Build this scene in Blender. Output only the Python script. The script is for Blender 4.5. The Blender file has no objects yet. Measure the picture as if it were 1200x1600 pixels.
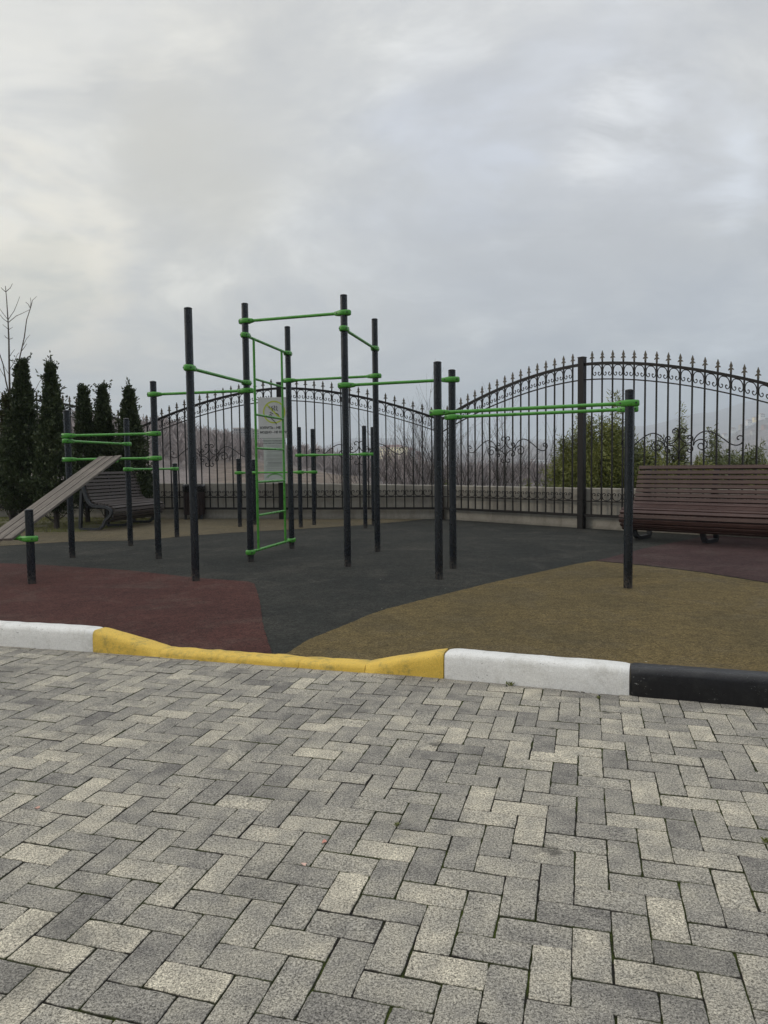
import bpy, math, random
import numpy as np
from mathutils import Vector, Matrix, noise as mnoise
random.seed(7); RNG = np.random.default_rng(7)
R = math.radians
scene = bpy.context.scene
COL = scene.collection

# ------------------------------------------------------------------ camera
F_PX = 1131.73; PITCH = R(3.617); ROLL = R(-0.7044); CAM_Z = 1.25
cp, sp = math.cos(PITCH), math.sin(PITCH)
FW = Vector((0, cp, -sp)); UP0 = Vector((0, sp, cp)); RT0 = Vector((1, 0, 0))
RT = RT0 * math.cos(ROLL) + UP0 * math.sin(ROLL)
UP = -RT0 * math.sin(ROLL) + UP0 * math.cos(ROLL)
cam_d = bpy.data.cameras.new("camera"); cam = bpy.data.objects.new("camera", cam_d); COL.objects.link(cam)
cam_d.sensor_fit = 'VERTICAL'; cam_d.sensor_height = 36; cam_d.lens = F_PX / 1600 * 36
cam_d.clip_start = 0.05; cam_d.clip_end = 30000
M = Matrix(((RT.x, UP.x, -FW.x, 0), (RT.y, UP.y, -FW.y, 0), (RT.z, UP.z, -FW.z, CAM_Z), (0, 0, 0, 1)))
cam.matrix_world = M
scene.camera = cam

def ray(x, y):
    return (x - 600) / F_PX * RT - (y - 800) / F_PX * UP + FW
def ground(x, y, z=0.03):                      # where the photo's pixel meets the plane z
    d = ray(x, y); t = (z - CAM_Z) / d.z
    return Vector((d.x * t, d.y * t, z))
def at(x, y, Y):                               # point on that line of sight at distance Y ahead
    d = ray(x, y); t = Y / d.y
    return Vector((d.x * t, Y, CAM_Z + d.z * t))

# ------------------------------------------------------------------ sky, sun, exposure
SUN_EL, SUN_AZ = R(24), R(-98)                 # azimuth from +Y, negative = left
sun_dir = Vector((math.sin(SUN_AZ) * math.cos(SUN_EL), math.cos(SUN_AZ) * math.cos(SUN_EL), math.sin(SUN_EL)))
sun_d = bpy.data.lights.new("sun", 'SUN'); sun_d.energy = 1.25; sun_d.angle = R(18); sun_d.color = (1, .88, .72)
sun = bpy.data.objects.new("sun", sun_d); COL.objects.link(sun)
sun.rotation_euler = sun_dir.to_track_quat('Z', 'Y').to_euler()

class NT:
    def __init__(s, tree): s.t = tree; s.n = tree.nodes; s.l = tree.links
    def node(s, typ, **k):
        n = s.n.new(typ)
        for a, v in k.items():
            if a.startswith('i_'):
                key = a[2:]; key = int(key) if key.isdigit() else key.replace('_', ' ')
                s.set(n.inputs[key], v)
            else: setattr(n, a, v)
        return n
    def set(s, inp, v):
        if isinstance(v, bpy.types.NodeSocket): s.l.new(v, inp)
        elif isinstance(v, bpy.types.Node): s.l.new(v.outputs[0], inp)
        else: inp.default_value = v
    def math(s, op, a, b=0.0, clamp=False):
        n = s.n.new('ShaderNodeMath'); n.operation = op; n.use_clamp = clamp
        s.set(n.inputs[0], a); s.set(n.inputs[1], b); return n.outputs[0]
    def vmath(s, op, a, b=None):
        n = s.n.new('ShaderNodeVectorMath'); n.operation = op; s.set(n.inputs[0], a)
        if b is not None: s.set(n.inputs[3 if op == 'SCALE' else 1], b)
        return n.outputs['Value' if op in ('DOT_PRODUCT', 'LENGTH', 'DISTANCE') else 'Vector']
    def mix(s, f, a, b, blend='MIX'):
        n = s.n.new('ShaderNodeMix'); n.data_type = 'RGBA'; n.blend_type = blend
        s.set(n.inputs['Factor'], f); s.set(n.inputs[6], a); s.set(n.inputs[7], b); return n.outputs[2]
    def noise(s, vec, scale, detail=4, rough=.5, dist=0.0, out=0):
        n = s.n.new('ShaderNodeTexNoise'); s.set(n.inputs['Vector'], vec)
        n.inputs['Scale'].default_value = scale; n.inputs['Detail'].default_value = detail
        n.inputs['Roughness'].default_value = rough; n.inputs['Distortion'].default_value = dist
        return n.outputs[out]
    def ramp(s, f, stops, interp='LINEAR'):
        n = s.n.new('ShaderNodeValToRGB'); s.set(n.inputs[0], f); e = n.color_ramp.elements
        n.color_ramp.interpolation = interp
        while len(e) < len(stops): e.new(.5)
        for el, (p, c) in zip(e, stops):
            el.position = p; el.color = (c, c, c, 1) if isinstance(c, (int, float)) else (*c, 1)
        return n.outputs[0]
    def rng(s, v, a, b, c=0.0, d=1.0, smooth=False):
        n = s.n.new('ShaderNodeMapRange'); s.set(n.inputs[0], v)
        if smooth: n.interpolation_type = 'SMOOTHSTEP'
        for i, q in enumerate((a, b, c, d)): n.inputs[i + 1].default_value = q
        return n.outputs[0]
def C(r, g, b): return (r, g, b, 1)

world = bpy.data.worlds.new("World"); scene.world = world; world.use_nodes = True
wt = world.node_tree; wt.nodes.clear(); W = NT(wt)
geo = W.node('ShaderNodeNewGeometry'); D = W.vmath('SCALE', geo.outputs['Incoming'], -1.0)
sep = W.node('ShaderNodeSeparateXYZ', i_0=D)
dz = W.math('MAXIMUM', sep.outputs[2], 0.0)
den = W.math('ADD', dz, 0.34)
cx_ = W.math('DIVIDE', sep.outputs[0], den); cy_ = W.math('DIVIDE', sep.outputs[1], den)
cv = W.node('ShaderNodeCombineXYZ', i_0=cx_, i_1=W.math('MULTIPLY', cy_, 1.25), i_2=0.0).outputs[0]
warp = W.noise(cv, 0.9, 3, .5, 0, out=1)
cv2 = W.vmath('ADD', cv, W.vmath('SCALE', W.vmath('SUBTRACT', warp, (0.5, 0.5, 0.5)), 0.9))
n1 = W.noise(cv2, 1.35, 8, .50)
n2 = W.noise(W.vmath('ADD', cv2, (7.3, 2.1, 0)), 3.3, 9, .60)
n3 = W.noise(W.vmath('ADD', cv, (3.1, 9.7, 2)), 0.7, 3, .5)
body = W.math('ADD', W.math('MULTIPLY', n1, .48), W.math('MULTIPLY', n2, .52))
cloud = W.ramp(body, [(.37, (.375, .385, .405)), (.44, (.425, .432, .445)), (.49, (.485, .488, .49)), (.53, (.545, .545, .535)), (.575, (.64, .64, .625)), (.64, (.76, .76, .735))])
bluish = W.rng(n3, .48, .66, 0, .5, True)
cloud = W.mix(bluish, cloud, W.mix(1.0, cloud, C(.93, .99, 1.13), 'MULTIPLY'))
Dw = W.vmath('ADD', D, W.vmath('SCALE', W.vmath('SUBTRACT', W.noise(cv, 2.6, 7, .6, 0, out=1), (.5, .5, .5)), .20))
def lobe(px, py, deg0, deg1):                   # 1 near the given direction in the sky, 0 beyond
    d = ray(px, py).normalized()
    dot = W.vmath('DOT_PRODUCT', W.vmath('NORMALIZE', Dw), tuple(d))
    return W.rng(dot, math.cos(R(deg0)), math.cos(R(deg1)), 0, 1, True)
gap2 = W.ramp(W.noise(W.vmath('ADD', cv2, (1.7, 5.2, 0)), 4.2, 8, .62), [(.38, 0.0), (.62, 1.0)])
gap = W.ramp(W.noise(cv2, 3.2, 6, .55), [(.44, 0.0), (.60, 1.0)])
for (px, py, a, s, colr) in ((1125, 275, 4.5, 1.0, (.66, .69, .74)), (790, 212, 4.5, 1.1, (.60, .64, .73)), (890, 50, 5, .7, (.62, .65, .71)), (30, 380, 9.0, 1.0, (.72, .69, .61)), (700, 230, 7, .6, (.58, .61, .68)),
                             (150, 580, 6, .7, (.74, .69, .60)), (330, 230, 8, .6, (.68, .67, .63)), (60, 120, 14, .5, (.66, .67, .68)), (120, 300, 8, .3, (.68, .68, .68))):
    f = W.math('MULTIPLY', W.math('MULTIPLY', lobe(px, py, a, 0), s), W.math('ADD', W.math('MULTIPLY', gap, .8), .2))
    cloud = W.mix(f, cloud, C(*colr))
for (px, py, a, s, colr) in ((50, 450, 4.5, 1.0, (.38, .40, .39)), (880, 330, 13, .75, (.385, .39, .405)), (300, 300, 7, .7, (.42, .42, .41)), (600, 420, 10, .6, (.41, .415, .425)), (470, 170, 8, .5, (.45, .455, .46)), (1150, 120, 10, .3, (.44, .43, .43)), (320, 300, 8, .35, (.46, .46, .45)), (760, 90, 9, .3, (.49, .49, .50))):
    f = W.math('MULTIPLY', W.math('MULTIPLY', lobe(px, py, a, 0), s), W.math('SUBTRACT', 1.15, W.math('MULTIPLY', gap, .6)), True)
    cloud = W.mix(f, cloud, C(*colr))
for (px, py, a, s, colr) in ((960, 205, 9.0, .55, (.60, .61, .64)), (905, 215, 3.4, .6, (.66, .67, .70)), (950, 196, 4.0, .8, (.76, .76, .75)), (1010, 192, 4.0, .6, (.66, .68, .72)), (60, 385, 7.0, .5, (.72, .69, .62))):
    cloud = W.mix(W.math('MULTIPLY', W.math('MULTIPLY', lobe(px, py, a, 0), s), W.math('ADD', W.math('MULTIPLY', gap2, .85), .12), True), cloud, C(*colr))
# warm, brighter veil towards the sun on the left; cooler and darker low on the right
warm = W.math('MULTIPLY', lobe(-200, 560, 44, 4), .8)
cloud = W.mix(warm, cloud, W.mix(1.0, cloud, C(1.20, 1.13, .98), 'MULTIPLY'))
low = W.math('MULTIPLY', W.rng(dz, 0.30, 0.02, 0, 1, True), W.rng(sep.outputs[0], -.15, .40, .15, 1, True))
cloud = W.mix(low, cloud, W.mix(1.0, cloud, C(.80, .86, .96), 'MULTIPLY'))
# out-of-view sky overhead, brightened to light the ground
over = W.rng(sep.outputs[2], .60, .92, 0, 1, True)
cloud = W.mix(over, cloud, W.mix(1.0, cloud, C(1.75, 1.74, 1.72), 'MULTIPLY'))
# dark band added to the unseen low sky behind camera, darkening post reflections
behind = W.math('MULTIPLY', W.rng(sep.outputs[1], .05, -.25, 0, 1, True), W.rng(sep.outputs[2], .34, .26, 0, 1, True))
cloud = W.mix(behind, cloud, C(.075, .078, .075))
below = W.rng(sep.outputs[2], -.03, 0, 1, 0)
cloud = W.mix(below, cloud, C(.30, .32, .34))
sky = W.node('ShaderNodeTexSky'); sky.sky_type = 'NISHITA'; sky.sun_disc = False
sky.sun_elevation = SUN_EL; sky.sun_rotation = SUN_AZ; sky.air_density = 1; sky.dust_density = 3
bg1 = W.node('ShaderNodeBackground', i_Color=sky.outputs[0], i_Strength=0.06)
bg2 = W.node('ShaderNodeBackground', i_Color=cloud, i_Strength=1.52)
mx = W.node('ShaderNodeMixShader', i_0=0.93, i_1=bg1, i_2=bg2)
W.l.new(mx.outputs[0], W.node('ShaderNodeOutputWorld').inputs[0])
vs = scene.view_settings; scene.display_settings.display_device = 'sRGB'
vs.view_transform = 'Standard'; vs.look = 'None'; vs.gamma = 1; vs.exposure = 0.0; vs.use_curve_mapping = False
cy = scene.cycles
cy.max_bounces = 6; cy.diffuse_bounces = 3; cy.glossy_bounces = 2; cy.volume_bounces = 1; cy.transparent_max_bounces = 6
cy.use_denoising = True

# ------------------------------------------------------------------ helpers
def mat(name, rough=.7, spec=.5, metal=0.0):
    m = bpy.data.materials.new(name); m.use_nodes = True
    t = NT(m.node_tree); b = m.node_tree.nodes['Principled BSDF']
    b.inputs['Roughness'].default_value = rough; b.inputs['Metallic'].default_value = metal
    b.inputs['Specular IOR Level'].default_value = spec
    co = t.node('ShaderNodeTexCoord')
    return m, t, b, co
def bump(t, b, h, strength, dist):
    n = t.node('ShaderNodeBump'); n.inputs['Strength'].default_value = strength; n.inputs['Distance'].default_value = dist
    t.set(n.inputs['Height'], h); t.l.new(n.outputs[0], b.inputs['Normal'])

class MB:
    """collects shapes, links them as ONE mesh object"""
    def __init__(s): s.v = []; s.f = []; s.sm = []; s.tone = None
    def add(s, vs_, fs, smooth=False):
        o = len(s.v); s.v.extend([tuple(v) for v in vs_]); s.f.extend([tuple(i + o for i in f) for f in fs]); s.sm.extend([smooth] * len(fs))
    def box(s, c, size, rot=0.0, axes=None):
        c = Vector(c); hx, hy, hz = size[0] / 2, size[1] / 2, size[2] / 2
        if axes is None:
            ax = Vector((math.cos(rot), math.sin(rot), 0)); ay = Vector((-math.sin(rot), math.cos(rot), 0)); az = Vector((0, 0, 1))
        else: ax, ay, az = axes
        P = [c + ax * (hx * i) + ay * (hy * j) + az * (hz * k) for k in (-1, 1) for j in (-1, 1) for i in (-1, 1)]
        s.add(P, [(0, 2, 3, 1), (4, 5, 7, 6), (0, 1, 5, 4), (2, 6, 7, 3), (0, 4, 6, 2), (1, 3, 7, 5)])
    def tube(s, pts, r, n=8, r1=None, cap=True, closed=False, smooth=True):
        pts = [Vector(p) for p in pts]; m = len(pts)
        rs = [r + (r1 - r) * i / (m - 1) for i in range(m)] if r1 is not None else ([r] * m if not isinstance(r, (list, tuple)) else list(r))
        o = []; prev = None
        for i in range(m):
            d = (pts[min(i + 1, m - 1)] - pts[max(i - 1, 0)]).normalized()
            if prev is None:
                u = d.cross(Vector((0, 0, 1))) if abs(d.z) < .95 else d.cross(Vector((0, 1, 0)))
            else: u = prev - d * prev.dot(d)
            u.normalize(); prev = u; w = d.cross(u)
            for k in range(n):
                a = 2 * math.pi * k / n
                o.append(pts[i] + (u * math.cos(a) + w * math.sin(a)) * rs[i])
        fs = [(i * n + k, i * n + (k + 1) % n, (i + 1) * n + (k + 1) % n, (i + 1) * n + k) for i in range(m - 1) for k in range(n)]
        s.add(o, fs, smooth)
        if cap:
            s.add(o[:n], [tuple(range(n))[::-1]]); s.add(o[-n:], [tuple(range(n))])
    def lathe(s, prof, n=24, c=(0, 0, 0), smooth=True):
        c = Vector(c); o = []
        for r, z in prof:
            for k in range(n):
                a = 2 * math.pi * k / n; o.append(c + Vector((r * math.cos(a), r * math.sin(a), z)))
        fs = [(i * n + k, i * n + (k + 1) % n, (i + 1) * n + (k + 1) % n, (i + 1) * n + k) for i in range(len(prof) - 1) for k in range(n)]
        s.add(o, fs, smooth)
    def ribbon(s, pts, axis, half, thick):
        """flat bar following pts (in a plane), width along axis, thickness in plane"""
        pts = [Vector(p) for p in pts]; axis = Vector(axis); o = []; m = len(pts)
        for i in range(m):
            d = (pts[min(i + 1, m - 1)] - pts[max(i - 1, 0)]).normalized(); w = d.cross(axis).normalized()
            for a, b in ((-1, -1), (1, -1), (1, 1), (-1, 1)): o.append(pts[i] + axis * (half * a) + w * (thick / 2 * b))
        fs = [(i * 4 + k, i * 4 + (k + 1) % 4, (i + 1) * 4 + (k + 1) % 4, (i + 1) * 4 + k) for i in range(m - 1) for k in range(4)]
        fs += [(3, 2, 1, 0), tuple((m - 1) * 4 + k for k in range(4))]
        s.add(o, fs)
    def build(s, name, m, parent=None, loc=None, rot=None, bevel=None):
        me = bpy.data.meshes.new(name); me.from_pydata([tuple(v) for v in s.v], [], s.f); me.update()
        me.polygons.foreach_set('use_smooth', s.sm)
        if m: me.materials.append(m)
        o = bpy.data.objects.new(name, me); COL.objects.link(o)
        if parent: o.parent = parent
        if loc is not None: o.location = loc
        if rot is not None: o.rotation_euler = (0, 0, rot)
        if bevel:
            md = o.modifiers.new('bevel', 'BEVEL'); md.width = bevel; md.segments = 2; md.limit_method = 'ANGLE'
        return o
def mesh_np(name, V, Fq, m, parent=None, k=4):
    me = bpy.data.meshes.new(name); nv, nf = len(V), len(Fq)
    me.vertices.add(nv); me.vertices.foreach_set('co', np.ascontiguousarray(V, np.float32).ravel())
    me.loops.add(nf * k); me.loops.foreach_set('vertex_index', np.ascontiguousarray(Fq, np.int32).ravel())
    me.polygons.add(nf); me.polygons.foreach_set('loop_start', np.arange(0, nf * k, k, dtype=np.int32))
    me.update(calc_edges=True); me.validate()
    if m: me.materials.append(m)
    o = bpy.data.objects.new(name, me); COL.objects.link(o)
    if parent: o.parent = parent
    return o
def tag(o, label=None, cat=None, group=None, kind=None):
    if label: o['label'] = label
    if cat: o['category'] = cat
    if group: o['group'] = group
    if kind: o['kind'] = kind
    return o
def empty(name, loc, label=None, cat=None, group=None, rot=0.0):
    o = bpy.data.objects.new(name, None); COL.objects.link(o); o.location = loc; o.rotation_euler = (0, 0, rot)
    o.empty_display_size = .2
    return tag(o, label, cat, group)
def inst(src, name, parent, loc=(0, 0, 0), rot=(0, 0, 0), scale=None):
    o = bpy.data.objects.new(name, src.data if hasattr(src, 'data') else src); COL.objects.link(o)
    o.parent = parent; o.location = loc; o.rotation_euler = rot
    if scale: o.scale = scale
    return o
def catmull(P, sub=5):
    P = [Vector(p) for p in P]; out = []
    for i in range(len(P) - 1):
        a, b, c, d = P[max(i - 1, 0)], P[i], P[i + 1], P[min(i + 2, len(P) - 1)]
        for k in range(sub):
            t = k / sub
            out.append(.5 * ((2 * b) + (c - a) * t + (2 * a - 5 * b + 4 * c - d) * t * t + (3 * b - a - 3 * c + d) * t ** 3))
    out.append(P[-1]); return out

# ------------------------------------------------------------------ materials
def m_paver():
    m, t, b, co = mat('paver_stone', .92, .25)
    P = co.outputs['Object']
    at_ = t.node('ShaderNodeAttribute', attribute_name='tone').outputs['Fac']
    at2 = t.node('ShaderNodeAttribute', attribute_name='blot').outputs['Fac']
    big = t.noise(P, 1.1, 4, .6)
    blotch = t.noise(t.vmath('ADD', P, t.node('ShaderNodeCombineXYZ', i_0=t.math('MULTIPLY', at2, 37.0), i_1=0.0, i_2=0.0).outputs[0]), 9, 4, .6)
    tone = t.math('ADD', at_, t.math('MULTIPLY', t.math('SUBTRACT', blotch, .5), 1.25))
    tone = t.math('ADD', tone, t.math('MULTIPLY', t.math('SUBTRACT', big, .5), .35))
    col = t.ramp(tone, [(.0, (.165, .157, .146)), (.3, (.275, .261, .230)), (.55, (.36, .338, .285)), (.8, (.475, .438, .355)), (1.0, (.585, .54, .43))])
    g1 = t.noise(P, 240, 2, .8); g2 = t.noise(P, 130, 2, .7)
    grain = t.math('ADD', t.math('MULTIPLY', g1, .6), t.math('MULTIPLY', g2, .4))
    gr_ = t.ramp(grain, [(.40, .28), (.47, .78), (.53, 1.12), (.62, 1.75)])
    col = t.mix(1.0, col, gr_, 'MULTIPLY')
    stain = t.ramp(t.noise(P, 1.9, 7, .68, .5), [(.54, 0.0), (.70, .42)])
    col = t.mix(stain, col, C(.055, .055, .053))
    spot = t.node('ShaderNodeTexVoronoi'); spot.inputs['Scale'].default_value = 3.4; t.set(spot.inputs['Vector'], t.vmath('ADD', P, t.vmath('SCALE', t.noise(P, 12, 3, .6, 0, 1), .12)))
    sp_ = t.ramp(spot.outputs['Distance'], [(.07, .65), (.13, 0.0)])
    sep_ = t.node('ShaderNodeSeparateColor', i_0=spot.outputs['Color'])
    sp_ = t.math('MULTIPLY', sp_, t.math('GREATER_THAN', sep_.outputs[0], .82))
    col = t.mix(sp_, col, C(.04, .038, .036))
    zz = t.node('ShaderNodeAttribute', attribute_name='flank').outputs['Fac']
    mossy = t.ramp(t.math('ADD', t.noise(P, 3.0, 5, .6), t.math('MULTIPLY', t.noise(P, 14, 3, .6), .6)), [(.74, (.028, .026, .023)), (.90, (.050, .062, .018))])
    dirt = t.rng(t.math('ADD', zz, t.math('MULTIPLY', t.math('SUBTRACT', g2, .5), .0022)), -.0006, -.0024)
    col = t.mix(t.math('MULTIPLY', dirt, .93), col, mossy)                    # soil and moss packed against the flanks
    t.set(b.inputs['Base Color'], col)
    bump(t, b, t.math('ADD', g1, t.math('MULTIPLY', g2, 1.2)), .55, .0022)
    return m
def m_joint():
    m, t, b, co = mat('joint_sand_and_moss', 1.0, .1)
    P = co.outputs['Object']
    n = t.noise(P, 3.0, 5, .6); g = t.noise(P, 180, 3, .7)
    mo = t.math('ADD', t.math('MULTIPLY', n, 1.0), t.math('MULTIPLY', t.noise(P, 14, 3, .6), .6))
    col = t.ramp(mo, [(.70, (.036, .034, .030)), (.80, (.045, .055, .020)), (.95, (.075, .10, .022))])
    t.set(b.inputs['Base Color'], t.mix(1.0, col, t.ramp(g, [(.3, .4), (.7, 1.6)]), 'MULTIPLY'))
    bump(t, b, g, .8, .004)
    return m
def m_rubber(name, base, alt, fleck):
    m, t, b, co = mat(name, .95, .18)
    P = co.outputs['Object']
    big = t.noise(P, .75, 5, .62, .4); mid = t.noise(P, 5, 4, .6)
    col = t.mix(t.rng(t.math('ADD', t.math('MULTIPLY', big, .75), t.math('MULTIPLY', mid, .25)), .36, .64, 0, 1, True), C(*base), C(*alt))
    g = t.noise(P, 150, 2, .8); g2 = t.noise(P, 55, 3, .75); g3 = t.noise(P, 16, 4, .7)
    gr_ = t.ramp(t.math('ADD', t.math('MULTIPLY', g, .4), t.math('ADD', t.math('MULTIPLY', g2, .4), t.math('MULTIPLY', g3, .2))), [(.40, .30), (.5, 1.0), (.60, 1.8)])
    worn = t.rng(t.noise(t.vmath('ADD', P, (4.0, 9.0, 0.0)), 1.6, 6, .7, .5), .50, .68, 0, .22)
    col = t.mix(worn, col, C(.11, .10, .085))
    col = t.mix(1.0, col, gr_, 'MULTIPLY')
    v = t.node('ShaderNodeTexVoronoi'); v.inputs['Scale'].default_value = 5.0; t.set(v.inputs['Vector'], P)
    sc = t.node('ShaderNodeSeparateColor', i_0=v.outputs['Color'])
    fl = t.math('MULTIPLY', t.math('LESS_THAN', v.outputs['Distance'], t.math('MULTIPLY', sc.outputs[1], .045)), t.math('GREATER_THAN', sc.outputs[0], .74))
    col = t.mix(t.math('MULTIPLY', fl, .75), col, C(*fleck))
    t.set(b.inputs['Base Color'], col)
    bump(t, b, t.math('ADD', g, g2), .7, .004)
    return m
def m_paint(name, base, dirt, rough=.6, amt=.5, chips=None, scale=1.0):
    m, t, b, co = mat(name, rough, .4)
    P = co.outputs['Object']
    n = t.noise(P, 7 * scale, 6, .65, .4); n2 = t.noise(P, 38 * scale, 4, .7)
    col = t.mix(t.math('MULTIPLY', t.rng(t.math('ADD', t.math('MULTIPLY', n, .7), t.math('MULTIPLY', n2, .3)), .47, .66, 0, 1, True), amt), C(*base), C(*dirt))
    col = t.mix(1.0, col, t.ramp(t.noise(P, 160, 2, .6), [(.3, .86), (.7, 1.10)]), 'MULTIPLY')
    if chips:
        ch = t.ramp(t.noise(t.vmath('MULTIPLY', P, (1, 1, 1.6)), 46, 5, .75), [(.62, 0.0), (.64, 1.0)])
        ch = t.math('MULTIPLY', ch, t.ramp(t.noise(P, 5, 3, .6), [(.48, 0.0), (.6, 1.0)]))
        col = t.mix(ch, col, C(*chips))
    t.set(b.inputs['Base Color'], col)
    bump(t, b, t.math('ADD', t.math('MULTIPLY', n, 2.0), n2), .6, .006)
    return m
def m_simple(name, base, var=.25, rough=.5, scale=8, spec=.5, bmp=0.0, metal=0.0, stretch=(1, 1, 1)):
    m, t, b, co = mat(name, rough, spec, metal)
    P = t.vmath('MULTIPLY', co.outputs['Object'], stretch)
    n = t.noise(P, scale, 6, .65)
    t.set(b.inputs['Base Color'], t.mix(1.0, C(*base), t.ramp(n, [(.3, 1 - var), (.7, 1 + var)]), 'MULTIPLY'))
    t.set(b.inputs['Roughness'], t.rng(n, .3, .7, max(.05, rough - .12), min(1, rough + .15)))
    if bmp: bump(t, b, n, .5, bmp)
    return m
def m_postsurf():
    m, t, b, co = mat('charcoal_powder_coat', .30, .6)
    P = co.outputs['Object']
    sz = t.node('ShaderNodeSeparateXYZ', i_0=P).outputs[2]
    n = t.noise(P, 5, 5, .65); n2 = t.noise(t.vmath('MULTIPLY', P, (1, 1, .5)), 12, 4, .7)
    col = t.mix(t.rng(n, .4, .7), C(.007, .010, .015), C(.013, .017, .023))
    low_ = t.math('MULTIPLY', t.rng(sz, .16, .01), t.rng(t.noise(P, 26, 4, .7), .4, .62))
    col = t.mix(t.math('MULTIPLY', low_, .8), col, C(.10, .085, .07))      # dust kicked up on the foot of the post
    col = t.mix(t.math('MULTIPLY', t.rng(n2, .6, .72), .25), col, C(.05, .05, .05))
    t.set(b.inputs['Base Color'], col); t.set(b.inputs['Roughness'], t.rng(n2, .3, .7, .20, .36))
    bump(t, b, t.noise(P, 400, 2, .5), .12, .001)
    return m
def m_leaf(name, c0, c1, scale=3.0, rough=.6):
    m, t, b, co = mat(name, rough, .3)
    P = co.outputs['Object']
    n = t.noise(P, scale, 3, .6); n2 = t.noise(P, 40, 2, .6)
    t.set(b.inputs['Base Color'], t.mix(t.rng(t.math('ADD', t.math('MULTIPLY', n, .5), t.math('MULTIPLY', n2, .5)), .38, .62), C(*c0), C(*c1)))
    return m
def m_wood(name, c0, c1, grain_axis=(1, 1, 1), rough=.6, gap=0.0):
    m, t, b, co = mat(name, rough, .35)
    P = t.vmath('MULTIPLY', co.outputs['Object'], grain_axis)
    n = t.noise(P, 22, 6, .7, .4); k = t.noise(co.outputs['Object'], 3.5, 4, .6)
    f = t.rng(t.math('ADD', t.math('MULTIPLY', n, .65), t.math('MULTIPLY', k, .35)), .38, .62)
    t.set(b.inputs['Base Color'], t.mix(f, C(*c0), C(*c1))); bump(t, b, n, .5, .003)
    return m
def m_concrete():
    m, t, b, co = mat('cast_concrete', .9, .2)
    P = co.outputs['Object']
    n = t.noise(P, 1.3, 6, .65, .3); st = t.noise(t.vmath('MULTIPLY', P, (1, 1, .18)), 7, 5, .65); g = t.noise(P, 70, 3, .7)
    col = t.mix(t.rng(n, .35, .65), C(.26, .245, .215), C(.37, .35, .305))
    col = t.mix(t.math('MULTIPLY', t.rng(st, .5, .7), .5), col, C(.17, .158, .135))
    z = t.node('ShaderNodeSeparateXYZ', i_0=P).outputs[2]
    foot = t.math('MULTIPLY', t.rng(t.math('ADD', z, t.math('MULTIPLY', t.noise(P, 9, 4, .7), .12)), .16, .06), .75)
    col = t.mix(foot, col, C(.13, .12, .10))                                # splashed dirt along the foot
    col = t.mix(1.0, col, t.ramp(g, [(.3, .8), (.7, 1.18)]), 'MULTIPLY')
    t.set(b.inputs['Base Color'], col); bump(t, b, t.math('ADD', g, n), .4, .004)
    return m
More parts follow.
